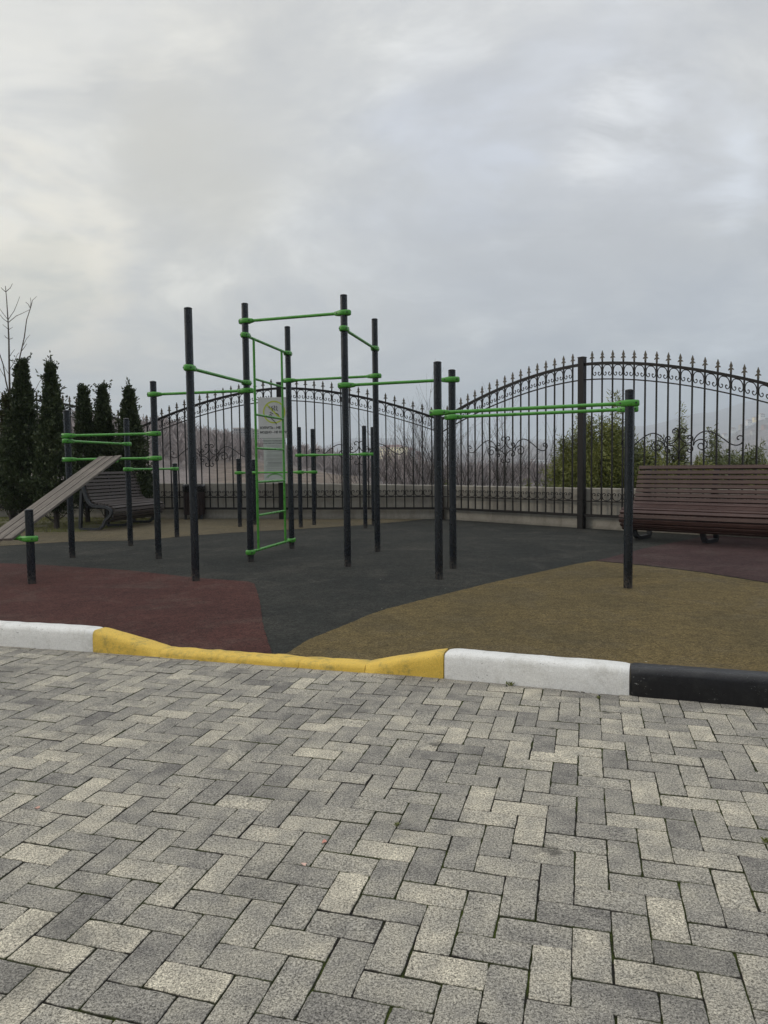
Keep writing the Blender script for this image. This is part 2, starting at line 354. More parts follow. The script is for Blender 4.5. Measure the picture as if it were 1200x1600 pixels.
MAT = dict(
    paver=m_paver(), joint=m_joint(),
    rub_dark=m_rubber('charcoal_rubber_crumb', (.023, .025, .023), (.033, .034, .030), (.35, .34, .30)),
    rub_red=m_rubber('brick_red_rubber_crumb', (.054, .023, .020), (.074, .031, .026), (.40, .33, .30)),
    rub_plum=m_rubber('plum_rubber_crumb', (.044, .026, .026), (.058, .034, .033), (.45, .38, .34)),
    rub_tan=m_rubber('ochre_rubber_crumb', (.094, .074, .036), (.128, .096, .042), (.45, .40, .30)),
    rub_sand=m_rubber('sand_rubber_crumb', (.090, .076, .050), (.118, .098, .060), (.45, .40, .30)),
    white=m_paint('white_kerb_paint', (.80, .80, .78), (.55, .54, .50), .55, .5, (.16, .15, .14)),
    yellow=m_paint('yellow_kerb_paint', (.74, .50, .085), (.38, .29, .075), .6, 1.0, (.15, .12, .05)),
    black=m_paint('black_kerb_paint', (.007, .007, .009), (.028, .028, .028), .38, .5, (.25, .25, .24)),
    post=m_postsurf(),
    green=m_simple('green_powder_coat', (.070, .295, .038), .16, .30, 14),
    bolt=m_simple('dark_bolt_steel', (.02, .03, .02), .2, .4, 40),
    iron=m_simple('black_brown_iron_paint', (.010, .009, .009), .3, .5, 20, spec=.3),
    finial=m_simple('worn_bronze_tips', (.085, .076, .060), .45, .5, 60, metal=.35),
    concrete=m_concrete(),
    plank=m_wood('weathered_grey_planks', (.10, .088, .077), (.21, .185, .16), (.06, 1, 1), .85),
    slat=m_wood('dark_brown_slats', (.038, .018, .016), (.088, .050, .043), (.05, 1, 1), .5),
    slat_grey=m_wood('faded_grey_brown_slats', (.040, .033, .031), (.085, .071, .066), (.05, 1, 1), .55),
    steel=m_simple('dark_grey_frame_steel', (.030, .034, .040), .25, .5, 14),
    binwood=m_wood('black_brown_bin_slats', (.018, .012, .012), (.04, .026, .024), (1, 1, .05), .5),
    bag=m_simple('black_bin_liner', (.012, .012, .013), .3, .28, 30, bmp=.01),
    thuja=m_leaf('dark_conifer_scales', (.018, .032, .012), (.070, .092, .034), 3.2),
    olive=m_leaf('olive_conifer_scales', (.035, .040, .012), (.065, .068, .020), 2.2),
    bamboo=m_leaf('bamboo_leaves', (.095, .120, .028), (.26, .27, .070), 1.6, .5),
    bamboo_dk=m_leaf('dark_bush_leaves', (.060, .082, .028), (.20, .215, .085), 1.4, .5),
    bark=m_simple('grey_brown_bark', (.085, .070, .060), .35, .9, 30),
    barkdark=m_simple('dark_bark', (.050, .042, .038), .35, .9, 30),
    cane=m_simple('bamboo_cane', (.16, .16, .05), .3, .6, 12),
    grass=m_leaf('lawn_blades', (.10, .115, .030), (.21, .20, .065), 1.2, .7),
    soil=m_simple('lawn_soil', (.075, .072, .032), .4, 1.0, 5),
    sign=m_simple('white_sign_board', (.52, .53, .52), .06, .45, 6),
    sign2=m_simple('pale_green_sign_board', (.44, .48, .45), .06, .45, 6),
    lime=m_simple('lime_print', (.42, .50, .06), .1, .5, 8),
    ink=m_simple('black_print', (.03, .03, .03), .1, .5, 8),
    inkgrey=m_simple('grey_small_print', (.26, .28, .27), .1, .5, 8),
)

# ------------------------------------------------------------------ far terrain (one sheet, reaches the horizon)
# height of the land given as photo pixels above the eye level line, per bearing (column x) and distance
RINGS = [
 (19,   [(-900, -140), (2300, -140)]),
 (40,   [(-900, -95), (2300, -100)]),
 (70,   [(-900, -40), (300, -42), (600, -46), (2300, -60)]),
 (110,  [(-900, 0), (230, -20), (330, -30), (560, -34), (700, -46), (2300, -50)]),
 (150,  [(-900, 30), (230, 8), (300, -5), (420, -8), (560, -16), (640, -36), (2300, -44)]),
 (220,  [(-900, 70), (120, 56), (230, 46), (285, 42), (345, 26), (380, 26), (440, 12), (480, -2), (540, -14), (620, -32), (2300, -40)]),
 (330,  [(-900, 80), (120, 60), (230, 40), (345, 22), (400, 22), (440, 10), (500, -8), (620, -28), (2300, -36)]),
 (550,  [(-900, 60), (345, 10), (500, -8), (620, -18), (860, -26), (2300, -30)]),
 (850,  [(-900, 40), (345, 5), (500, -2), (600, -4), (700, -8), (860, -16), (1000, -20), (2300, -20)]),
 (1300, [(-900, 60), (400, 10), (500, 8), (600, 6), (700, 8), (780, 10), (860, 0), (950, -6), (1060, -4), (1130, 12), (1300, 50), (2300, 80)]),
 (1900, [(-900, 60), (400, 6), (620, 14), (720, 14), (790, 20), (835, 32), (880, 16), (960, 2), (1080, 6), (1130, 34), (1160, 50), (1200, 68), (1300, 92), (2300, 130)]),
 (2700, [(-900, 60), (400, 12), (620, 18), (835, 22), (1000, 16), (1130, 30), (1300, 70), (2300, 100)]),
 (4800, [(-900, 70), (300, 20), (420, 22), (480, 26), (560, 42), (650, 42), (750, 36), (860, 38), (930, 42), (1000, 58), (1100, 78), (1200, 97), (1300, 108), (2300, 80)]),
 (6200, [(-900, 10), (2300, 10)]),
]
def smooth_interp(x, xs, ys):
    i = np.clip(np.searchsorted(xs, x) - 1, 0, len(xs) - 2); t = np.clip((x - xs[i]) / (xs[i + 1] - xs[i]), 0, 1)
    t = t * t * (3 - 2 * t); return ys[i] * (1 - t) + ys[i + 1] * t
_lr = np.log([r for r, _ in RINGS])
_tab = [(np.array([p[0] for p in q], float), np.array([p[1] for p in q], float)) for _, q in RINGS]
def land_z(px, r):
    """px: bearing as photo column (at eye level); r: distance ahead (y)"""
    lr = math.log(r); i = int(np.clip(np.searchsorted(_lr, lr) - 1, 0, len(_lr) - 2)); t = min(1, max(0, (lr - _lr[i]) / (_lr[i + 1] - _lr[i])))
    a = smooth_interp(px, *_tab[i]); b = smooth_interp(px, *_tab[i + 1]); off = a * (1 - t) + b * t
    x = (px - 600) / F_PX * r
    nz = mnoise.fractal(Vector((x / (r * .16 + 8), r / (r * .30 + 8) * 3, 3.3)), 0.9, 2.1, 5) * r * .0035 if r > 60 else 0
    return CAM_Z + off / F_PX * r + nz
def land_xy(px, r): return (px - 600) / F_PX * r, r
def build_land():
    pxs = np.concatenate([np.linspace(-2600, -200, 30), np.linspace(-180, 1400, 264), np.linspace(1440, 3800, 30)])
    rs = np.exp(np.linspace(math.log(19.6), math.log(6300), 170))
    V = [(*land_xy(px, r), land_z(float(px), float(r))) for r in rs for px in pxs]
    n = len(pxs)
    Fq = [(j * n + i, j * n + i + 1, (j + 1) * n + i + 1, (j + 1) * n + i) for j in range(len(rs) - 1) for i in range(n - 1)]
    m, t, b, co = mat('hillside_cover', 1.0, .1)
    P = co.outputs['Object']
    y = t.node('ShaderNodeSeparateXYZ', i_0=P).outputs[1]
    x = t.node('ShaderNodeSeparateXYZ', i_0=P).outputs[0]
    wood = t.mix(t.rng(t.noise(P, .02, 6, .7), .38, .62), C(.19, .165, .158), C(.31, .27, .255))
    wood = t.mix(t.math('MULTIPLY', t.rng(t.noise(P, .006, 4, .6), .52, .66), .6), wood, C(.055, .065, .045))
    gr_ = t.mix(t.rng(t.noise(P, .25, 6, .7), .38, .62), C(.19, .155, .13), C(.27, .22, .18))
    gr_ = t.mix(t.rng(t.noise(P, .06, 4, .7), .55, .66, 0, .7), gr_, C(.13, .115, .09))
    # dry grass on the near slope only, woods beyond it
    g = t.math('MULTIPLY', t.rng(t.math('ADD', y, t.math('MULTIPLY', t.noise(P, .05, 4, .6), 50.0)), 225, 195), t.math('MULTIPLY', t.rng(t.math('DIVIDE', x, y), -.02, -.05, 0, 1), t.rng(t.math('DIVIDE', x, y), -.26, -.22, 0, 1)))
    g = t.math('MAXIMUM', g, t.rng(y, 48, 40))
    col = t.mix(g, wood, gr_)
    t.set(b.inputs['Base Color'], col)
    bump(t, b, t.noise(P, .10, 6, .75), 1.0, 5.0)
    o = mesh_np('terrain', V, Fq, m); o.data.polygons.foreach_set('use_smooth', [True] * len(o.data.polygons))
    tag(o, kind='structure')
    # flat ground under the yard and far to the sides and behind
    mb = MB(); mb.add([(-60, -60, -.12), (60, -60, -.12), (60, 9, -.12), (9.2, 9.6, -.12), (4.4, 13.8, -.12), (1.5, 17.2, -.12), (-2.3, 17.9, -.12), (-6.3, 18.9, -.12), (-10, 20.2, -.12), (-60, 21, -.12)], [tuple(range(10))])
    g = mb.build('ground', MAT['soil']); tag(g, kind='structure')
build_land()

# ------------------------------------------------------------------ kerb line and pavement
KP = [(-4.80, 5.70), (-3.85, 5.43), (-2.93, 5.165), (-2.012, 4.905), (-1.502, 4.748), (-1.10, 4.620), (-.547, 4.448), (-.129, 4.325), (.338, 4.19), (1.308, 3.822), (2.25, 3.50), (3.20, 3.18), (4.15, 2.86)]
def kerb_y(x):
    xs = [p[0] for p in KP]; ys = [p[1] for p in KP]
    if x <= xs[0]: return ys[0] + (xs[0] - x) * .285
    if x >= xs[-1]: return ys[-1] - (x - xs[-1]) * .335
    return float(np.interp(x, xs, ys))
BY = -0.2737723; BO = (0.427843, 2.008768); cb, sb = math.cos(BY), math.sin(BY)
def b2w(a, b_): a *= .1; b_ *= .1; return (cb * a - sb * b_ + BO[0], sb * a + cb * b_ + BO[1])
def w2b(x, y): x -= BO[0]; y -= BO[1]; return ((cb * x + sb * y) * 10, (-sb * x + cb * y) * 10)
TONES = []
for (ox, oy, lst) in (
 (700, 1300, [(60,75,.35),(180,40,.4),(305,15,.7),(355,80,.45),(225,130,.6),(480,40,.5),(535,140,.62),(405,190,.35),(660,95,.4),(780,60,.62),(895,30,.35),(860,150,.4),(980,95,.55),(740,200,.4),(610,255,.45),(465,315,.2),(270,240,.5),(120,300,.5),(320,375,.35),(160,440,.35),(540,465,.6),(380,535,.72),(690,390,.45),(830,330,.7),(960,270,.35),(1075,215,.6),(1170,150,.2),(1060,400,.35),(940,470,.3),(780,550,.68),(625,630,.25),(60,525,.72),(210,600,.4),(450,680,.35),(870,660,.3),(1040,620,.6),(1150,540,.58),(1130,330,.3),(90,180,.5),(20,240,.68),(50,630,.45)]),
 (0, 1300, [(140,75,.8),(230,130,.4),(310,30,.3),(420,85,.3),(540,145,.62),(590,55,.5),(700,95,.3),(830,155,.75),(870,55,.5),(665,205,.6),(500,250,.4),(370,190,.35),(265,320,.18),(165,240,.35),(120,370,.82),(60,300,.5),(200,450,.82),(405,385,.65),(330,540,.38),(540,475,.3),(610,325,.5),(790,265,.5),(750,410,.35),(940,340,.55),(990,215,.4),(1070,280,.35),(700,560,.88),(910,480,.5),(1100,410,.6),(1090,570,.45),(480,640,.25),(880,620,.45),(130,590,.68),(40,520,.3),(700,670,.4),(60,170,.4),(30,110,.2),(995,110,.5),(1100,160,.35)]),
 (700, 1060, [(400,290,.8),(300,310,.72),(480,265,.78),(570,245,.72),(740,200,.74),(950,205,.82),(730,425,.76),(910,468,.72),(700,535,.68),(270,485,.72),(430,340,.2),(620,300,.2),(530,300,.6),(1090,510,.68),(770,330,.3),(810,495,.3),(350,225,.25),(880,150,.25),(715,97,.7),(310,60,.72),(980,140,.65),(20,82,.75),(870,550,.25),(530,490,.3),(310,560,.65),(780,620,.65),(120,425,.65),(1180,300,.68),(30,205,.72)]),
 (0, 1000, [(650,265,.75),(465,180,.72),(535,285,.65),(800,375,.72),(465,380,.72),(215,420,.72),(335,290,.05),(240,515,.2),(340,545,.76),(600,520,.2),(700,335,.2),(1140,145,.8),(655,145,.75),(850,235,.7),(60,600,.75),(425,590,.65),(135,225,.15),(100,260,.2),(40,185,.1),(1160,318,.72),(1140,415,.68),(930,610,.6),(1030,160,.2),(1040,195,.15)]),
 (350, 1100, [(355,185,.8),(355,77,.75),(455,60,.72),(860,110,.8),(600,545,.75),(470,690,.8),(590,105,.6),(760,130,.6),(135,370,.66),(950,345,.68),(1140,390,.75),(1070,600,.55),(30,600,.68),(1180,220,.65),(790,185,.2),(240,75,.2),(200,330,.25),(1150,470,.72),(985,420,.64),(180,45,.15)])):
    for (x, y, tn) in lst:
        g = ground(ox + x / 2.4, oy + y / 2.4, 0); TONES.append((*w2b(g.x, g.y), tn))
def build_pavers():
    V = []; Fs = []; tone = []; blot = []; flank = []
    def brick(a, b_, w, h):
        cxb, cyb = a + w / 2, b_ + h / 2
        wx, wy = b2w(cxb, cyb)
        if wy > kerb_y(wx) + .10 or abs(wx) > 7.5 or wy < -1.6: return
        tn = None
        for (ta, tb, tv) in TONES:
            if a <= ta <= a + w and b_ <= tb <= b_ + h: tn = tv
        if tn is None:
            q = random.random(); tn = random.uniform(.62, .76) if q < .17 else (random.uniform(.34, .56) if q < .66 else random.uniform(.12, .34))
            tn = .45 + (tn - .45) * .62
        bl = random.random()
        g = random.uniform(.008, .0145); L, H = w / 2 - g, h / 2 - g                       # joint half width, in decimetres
        nl, ns = (7, 4) if w > h else (4, 7)
        pts = []
        for i in range(nl): pts.append((-L + 2 * L * i / nl, -H))
        for i in range(ns): pts.append((L, -H + 2 * H * i / ns))
        for i in range(nl): pts.append((L - 2 * L * i / nl, H))
        for i in range(ns): pts.append((-L, H - 2 * H * i / ns))
        rot = random.gauss(0, .006); cr, sr = math.cos(rot), math.sin(rot)
        jx, jy = random.gauss(0, .008), random.gauss(0, .008)
        tx, ty, dz_ = random.gauss(0, .0045), random.gauss(0, .0045), random.gauss(0, .0008)
        o = len(V); n = len(pts); rings = ((0.0, -.03, 1), (0.0, -.0035, 1), (.014, -.0009, .9), (.034, 0.0, .6))
        jit = [(random.gauss(0, .009), random.gauss(0, .009)) for _ in pts]
        for ins, z, jm in rings:
            for (x, y), (j1, j2) in zip(pts, jit):
                corner = abs(abs(x) - L) < 1e-6 and abs(abs(y) - H) < 1e-6
                k = .012 if corner else 0
                x1 = x - math.copysign(min(ins + k, abs(x)), x) if abs(abs(x) - L) < .05 or corner else x
                y1 = y - math.copysign(min(ins + k, abs(y)), y) if abs(abs(y) - H) < .05 or corner else y
                x1 += j1 * jm; y1 += j2 * jm
                X, Y = b2w(cxb + cr * x1 - sr * y1 + jx, cyb + sr * x1 + cr * y1 + jy)
                V.append((X, Y, z + dz_ + (x1 * tx + y1 * ty) * .1)); tone.append(tn); blot.append(bl); flank.append(z)
        for r_ in range(3):
            for i in range(n):
                Fs.append((o + r_ * n + i, o + r_ * n + (i + 1) % n, o + (r_ + 1) * n + (i + 1) % n, o + (r_ + 1) * n + i))
        Fs.append(tuple(o + 3 * n + i for i in range(n)))
    for a in range(-95, 96):
        for b_ in range(-60, 61):
            ax, by = 0 + a + 2 * b_, -1 + a - 2 * b_
            wx, wy = b2w(ax, by)
            if abs(wx) > 8 or wy < -2.2 or wy > 7: continue
            brick(ax, by, 2, 1)
            brick(ax + 2, by - 1, 1, 2)
    me = bpy.data.meshes.new('pavement'); me.from_pydata(V, [], Fs); me.update(); me.materials.append(MAT['paver'])
    for nm, arr in (('tone', tone), ('blot', blot), ('flank', flank)):
        at_ = me.attributes.new(nm, 'FLOAT', 'POINT'); at_.data.foreach_set('value', arr)
    o = bpy.data.objects.new('pavement', me); COL.objects.link(o); tag(o, kind='structure')
    mb = MB(); mb.add([(-60, -40, -.0068), (60, -40, -.0068), (60, kerb_y(60) + .05, -.0068)] + [(x, y + .05, -.0068) for x, y in reversed(KP)] + [(-60, kerb_y(-60) + .05, -.0068)], [tuple(range(4 + len(KP)))])
    j = mb.build('pavement_bed', MAT['joint']); tag(j, kind='structure')
build_pavers()

def kerb_stone(p, q, h0, h1, m, label, seed, round_=False):
    mm_y = m == MAT['yellow']
    p = Vector((*p, 0)); q = Vector((*q, 0)); d = (q - p); L = d.length; d.normalize(); nrm = Vector((-d.y, d.x, 0))
    N = max(10, int(L / .025)); o = []
    gap = .003 if not mm_y else .0012
    for i in range(N + 1):
        s_ = gap + (L - 2 * gap) * i / N; t = i / N; h = h0 + (h1 - h0) * t
        e = min(i, N - i); er = (.006 if e == 0 else (.0015 if e == 1 else 0)) * (.30 if round_ or mm_y else 1)
        if round_: prof = [(0, -.06), (.0, h * .45), (.006, h * .75), (.022, h * .95), (.06, h), (.12, h), (.147, h * .9), (.15, -.06)]
        else: prof = [(0, -.06), (.001, h * .45), (.003, h - .030), (.010, h - .011), (.026, h - .001), (.08, h), (.138, h - .001), (.148, h - .008), (.15, -.06)]
        for j, (u, z) in enumerate(prof):
            w = mnoise.noise(Vector((s_ * 9 + seed, u * 30, z * 30))) * .0035 + mnoise.noise(Vector((s_ * 40 + seed * 40 / 9, u * 60, z * 60))) * .0012
            if round_: w *= 1.1
            if round_ and .3 < j < 7: z += w
            pt = p + d * s_ + nrm * (u + er * (1 if u < .07 else -1) - (w if j < 5 else 0)); 
            o.append((pt.x, pt.y, z - er * (1 if z > 0 else 0) + (w if 0 < j < len(prof) - 1 else 0)))
    k = len(prof)
    fs = [(i * k + j, (i + 1) * k + j, (i + 1) * k + j + 1, i * k + j + 1) for i in range(N) for j in range(k - 1)]
    mb = MB(); mb.add(o, fs, True); mb.add(o[:k], [tuple(range(k))]); mb.add(o[-k:], [tuple(range(k))[::-1]])
    ob = mb.build('kerb_stone', m); tag(ob, label, 'kerb stone', 'kerb stones along the pavement edge'); return ob
KL = [(.15, .15, 'white', 'white painted kerb stone wholly or nearly out of view at the far left edge', 0), (.15, .15, 'white', 'white kerb stone cut by the left edge of the photo', 0),
      (.15, .15, 'white', 'chipped white kerb stone that ends at the left yellow ramp', 0),
      (.15, .045, 'yellow', 'yellow ramp kerb stone sloping down to the right beside the white stone on the left', 0),
      (.045, .042, 'yellow', 'short low yellow dropped kerb stone at the foot of the left ramp', 1),
      (.042, .042, 'yellow', 'middle low yellow dropped kerb stone between the two seams', 1),
      (.042, .045, 'yellow', 'low yellow dropped kerb stone at the foot of the right ramp', 1),
      (.045, .15, 'yellow', 'yellow ramp kerb stone rising to the white kerb stone on the right', 0),
      (.15, .15, 'white', 'full-height white kerb stone between the yellow ramp and the black stone', 0),
      (.15, .15, 'black', 'black painted kerb stone right of the white one', 0)]
for i, (h0, h1, mm, lb, rd) in enumerate(KL):
    if i < 1: continue
    kerb_stone(KP[i], KP[i + 1], h0, h1, MAT[mm], lb, 9 * math.dist(KP[0], KP[i]), bool(rd))

# ------------------------------------------------------------------ rubber playground
def poly_sheet(name, pts, z, m):
    q = []
    for i, p in enumerate(pts):                      # ragged trowelled edge
        p2 = pts[(i + 1) % len(pts)]; L = math.hypot(p2[0] - p[0], p2[1] - p[1]); n = max(1, int(L / .03))
        for k in range(n):
            x, y = p[0] + (p2[0] - p[0]) * k / n, p[1] + (p2[1] - p[1]) * k / n
            q.append((x + mnoise.noise(Vector((x * 18, y * 18, 1))) * .010, y + mnoise.noise(Vector((x * 18, y * 18, 5))) * .010, z))
    mb = MB(); mb.add(q, [tuple(range(len(q)))])
    o = mb.build(name, m); tag(o, kind='structure')
    return o
def gp(x, y): g = ground(x, y, .034); return (g.x, g.y)
kb = [(x + .045, y + .135) for x, y in KP]            # just inside the kerb stones' back edge
base = [(-7.6, 6.6)] + kb + [(14, -.4), (14, 5.0), (9.0, 9.0), (3.9, 13.75), (1.3, 16.55), (-2.4, 17.25), (-5.3, 17.75), (-5.4, 17.0)] + [gp(200, 822), gp(125, 831), gp(56, 832), gp(0, 834), gp(-120, 838)]
poly_sheet('rubber_surface', base, .030, MAT['rub_dark'])
kx = lambda x: (x, kerb_y(x) + .145)
red = [kx(-4.9), kx(-3.5), kx(-2.6), kx(-2.0), kx(-1.4), kx(-.74), gp(412, 980), gp(404, 930), gp(397, 912), gp(388, 908.5), gp(310, 903), gp(200, 891), gp(60, 882), gp(0, 880), gp(-120, 877)]
poly_sheet('rubber_surface', red, .034, MAT['rub_red'])
tan = [kx(-.66), gp(480, 1000), gp(540, 976), gp(578, 960), gp(605, 951), gp(640, 942), gp(760, 912), gp(900, 881), gp(928, 876.5), gp(1010, 884), gp(1100, 895), gp(1200, 911), gp(1300, 930), (6.5, 3.2), kx(4.1), kx(3.2), kx(2.25), kx(1.3), kx(.34), kx(-.13)]
poly_sheet('rubber_surface', tan, .034, MAT['rub_tan'])
plum = [gp(929, 876), gp(946, 872.5), gp(1005, 857), gp(1100, 838), gp(1200, 822), gp(1300, 815), gp(1300, 929), gp(1200, 910), gp(1100, 894), gp(1010, 883)]
poly_sheet('rubber_surface', plum, .034, MAT['rub_plum'])
sand = [gp(0, 853), gp(105, 846.5), gp(219, 844), gp(300, 837), gp(360, 832.5), gp(440, 828), gp(510, 824), gp(570, 820), gp(637, 814), (.95, 16.5), (-2.4, 17.2), (-5.3, 17.7), (-5.4, 17.0), gp(200, 822), gp(125, 831), gp(56, 832), gp(0, 834), gp(-120, 838), gp(-120, 860)]
poly_sheet('rubber_surface', sand, .034, MAT['rub_sand'])
# lawn behind the left bench
lawn = [gp(-120, 838), gp(0, 834), gp(56, 832), gp(125, 831), gp(200, 822), (-5.4, 17.0), (-5.3, 17.9), (-6.2, 18.3), (-9.8, 19.3), (-14, 19.4), (-14, 13)]
poly_sheet('lawn', lawn, .026, MAT['soil'])
def inside(x, y, poly):
    c = False
    for i in range(len(poly)):
        x1, y1 = poly[i]; x2, y2 = poly[i - 1]
        if (y1 > y) != (y2 > y) and x < (x2 - x1) * (y - y1) / (y2 - y1) + x1: c = not c
    return c
V = []; Fq = []
cnt = 0
while cnt < 26000:
    x, y = random.uniform(-13, -5.2), random.uniform(13, 19.3)
    if not inside(x, y, lawn) or mnoise.noise(Vector((x * 1.5, y * 1.5, 0))) < -.28: continue
    cnt += 1; a = random.uniform(0, 6.28); h = random.uniform(.02, .06); w = .004; o = len(V)
    dx, dy = math.cos(a) * w, math.sin(a) * w; lx, ly = random.gauss(0, .02), random.gauss(0, .02)
    V += [(x - dx, y - dy, .025), (x + dx, y + dy, .025), (x + lx, y + ly, .025 + h)]; Fq.append((o, o + 1, o + 2))
tag(mesh_np('grass', V, Fq, MAT['grass'], k=3), 'short dull lawn grass behind the left bench', 'grass', kind='stuff')

# ------------------------------------------------------------------ workout frames
PR = .0425
def post_mesh(h):
    mb = MB(); mb.lathe([(PR, -.04), (PR, .25), (PR, h - .02), (PR, h - .008), (PR + .001, h - .006), (PR + .001, h), (PR * .8, h + .006), (PR * .4, h + .010), (.0005, h + .011)], 24)
    return mb
def clamp_shape():
    # rounded hoop round the post, drawn out into a socket towards +x
    top = [(-.092, .0), (-.088, .020), (-.074, .036), (-.045, .050), (0, .056), (.045, .052), (.080, .036), (.115, .027), (.128, .022)]
    out = top + [(x, -y) for x, y in reversed(top) if y > 1e-6]
    n = len(out); V = []
    for z, s_, k in ((-.031, 1, .012), (-.024, 1, .002), (-.010, 1, 0), (.010, 1, 0), (.024, 1, .002), (.031, 1, .012)):
        for x, y in out:
            tz = z * (1.0 if x < .05 else 1 - (x - .05) / .078 * .28)
            r_ = math.hypot(x, y); V.append((x * (1 - k / max(r_, .05)), y * (1 - k / max(r_, .03)), tz))
    fs = [(j * n + i, (j + 1) * n + i, (j + 1) * n + (i + 1) % n, j * n + (i + 1) % n) for j in range(5) for i in range(n)]
    fs += [tuple(range(n)), tuple(5 * n + i for i in reversed(range(n)))]
    mb = MB(); mb.add(V, fs[:-2], True); mb.add(V, fs[-2:]); return mb
_c = clamp_shape(); CL_ME = bpy.data.meshes.new('clamp'); CL_ME.from_pydata(_c.v, [], _c.f); CL_ME.polygons.foreach_set('use_smooth', _c.sm); CL_ME.materials.append(MAT['green'])
_b = MB()
for sgn in (-1, 1): _b.tube([(0, sgn * -.006, 0), (0, sgn * .004, 0)], .0085, 10)
BO_ME = bpy.data.meshes.new('bolt'); _b2 = MB(); _b2.tube([(0, -.005, 0), (0, .004, 0)], .0085, 10)
BO_ME.from_pydata(_b2.v, [], _b2.f); BO_ME.materials.append(MAT['bolt'])
def place(parent, mesh, name, loc, rz=0.0):
    o = bpy.data.objects.new(name, mesh); COL.objects.link(o); o.parent = parent; o.location = loc; o.rotation_euler = (0, 0, rz); return o
def clamp(parent, loc, rz):
    c = place(parent, CL_ME, 'clamp', loc, rz)
    for bx, by, r in ((-.062, .0445, .42), (.082, .037, -.42), (-.062, -.0445, -.42), (.082, -.037, .42)):
        place(c, BO_ME, 'bolt', (bx, by, 0), r)
    return c
def bar(parent, A, B, za, zb, m='green'):
    """round bar between two posts with a clamp at each end (parent sits at the world origin)"""
    A = Vector((A[0], A[1], za)); B = Vector((B[0], B[1], zb)); d = (B - A).normalized(); rz = math.atan2(d.y, d.x)
    mb = MB(); mb.tube([A + d * .10, B - d * .10], .0185, 14); mb.build('bar', MAT[m], parent)
    clamp(parent, A, rz); clamp(parent, B, rz + math.pi)
def post_at(parent, xy, h):
    return post_mesh(h - .03).build('post', MAT['post'], parent, (xy[0], xy[1], .03))
PX = dict(P1=(50,913),P2=(113,871.5),P3=(204,853),P4=(248,873.5),P5=(276.5,839.5),P6=(306,908.5),P7=(392,878),P8=(456,857),P9=(543.5,885.5),P10=(590,862.5),P11=(686,905.5),P12=(708,888.5),P13=(981,920),
          P14=(375,823.5),P14b=(398,820),P15=(470,824.5),P16=(491,820.5),P17=(571,825.5),P18=(584,821))
PP = {k: ground(*v)[:] for k, v in PX.items()}
for k in PP:      # the pixel is the near edge of the foot: move to the axis
    v = Vector(PP[k]); PP[k] = (v + Vector((v.x, v.y, 0)).normalized() * PR * .8)[:2]
HT = dict(P1=.83, P2=2.07, P3=2.05, P4=2.42, P5=1.34, P6=2.95, P7=3.34, P8=3.33, P9=3.30, P10=3.31, P11=2.34, P12=2.36, P13=1.95, P14=1.44, P14b=1.42, P15=2.05, P16=2.04, P17=2.04, P18=2.05)
fr = empty('workout_frame', (0, 0, 0), 'tall linked pull-up frame of dark posts, green bars and a wall ladder', 'workout frame')
for k in ('P2', 'P3', 'P4', 'P5', 'P6', 'P7', 'P8', 'P9', 'P10', 'P12'): post_at(fr, PP[k], HT[k])
for a, b_, za, zb in (('P7','P9',3.12,3.09),('P7','P8',2.94,2.94),('P9','P10',2.90,2.90),('P6','P7',2.32,2.34),('P4','P7',2.25,2.24),('P8','P10',2.54,2.52),('P9','P12',2.23,2.25),
                      ('P2','P4',1.725,1.725),('P2','P3',1.65,1.65),('P2','P4',1.395,1.395),('P3','P5',1.25,1.25),('P7','P8',.155,.155)):
    bar(fr, PP[a], PP[b_], za, zb)
# wall ladder between the two tall posts
A7, A8 = Vector((*PP['P7'], 0)), Vector((*PP['P8'], 0)); dl = (A8 - A7).normalized(); Ls = (A8 - A7).length
la, lb_ = A7 + dl * (Ls * .17), A7 + dl * (Ls * .83)
mb = MB()
for p in (la, lb_): mb.tube([p + Vector((0, 0, .155)), p + Vector((0, 0, 2.94))], .0165, 12)
lad = mb.build('ladder', MAT['green'], fr)
for z in (.615, 1.06, 1.51, 1.955, 2.42):
    r_ = MB(); r_.tube([la + Vector((0, 0, z)), lb_ + Vector((0, 0, z))], .0155, 12); r_.build('rung', MAT['green'], lad)
# low parallel bars on the right: front bar on its own two posts, rear bar shares the frame's post
pb = empty('parallel_bar', (0, 0, 0), 'front long green dip bar on the two dark posts nearest the tan rubber', 'dip bar')
post_at(pb, PP['P11'], HT['P11']); post_at(pb, PP['P13'], HT['P13']); bar(pb, PP['P11'], PP['P13'], 1.81, 1.825)
d13 = Vector((*PP['P13'], 0)); back = d13 + Vector((d13.x, d13.y, 0)).normalized() * .74
post_at(fr, back[:2], 1.93); bar(fr, PP['P12'], back[:2], 1.815, 1.82)
# low dip rails at the back
for ks, zs, lb2 in ((('P14','P15','P17'), (1.15, 1.49), 'dark post dip rail with stepped green bars near the back wall, nearer the camera'),
                    (('P14b','P16','P18'), (1.145, 1.50), 'stepped green dip rail right by the back wall, the farther of the pair')):
    dr = empty('dip_rail', (0, 0, 0), lb2, 'dip rail', 'low dip rails by the back wall')
    for k in ks: post_at(dr, PP[k], HT[k])
    bar(dr, PP[ks[0]], PP[ks[1]], zs[0], zs[0]); bar(dr, PP[ks[1]], PP[ks[2]], zs[1], zs[1])
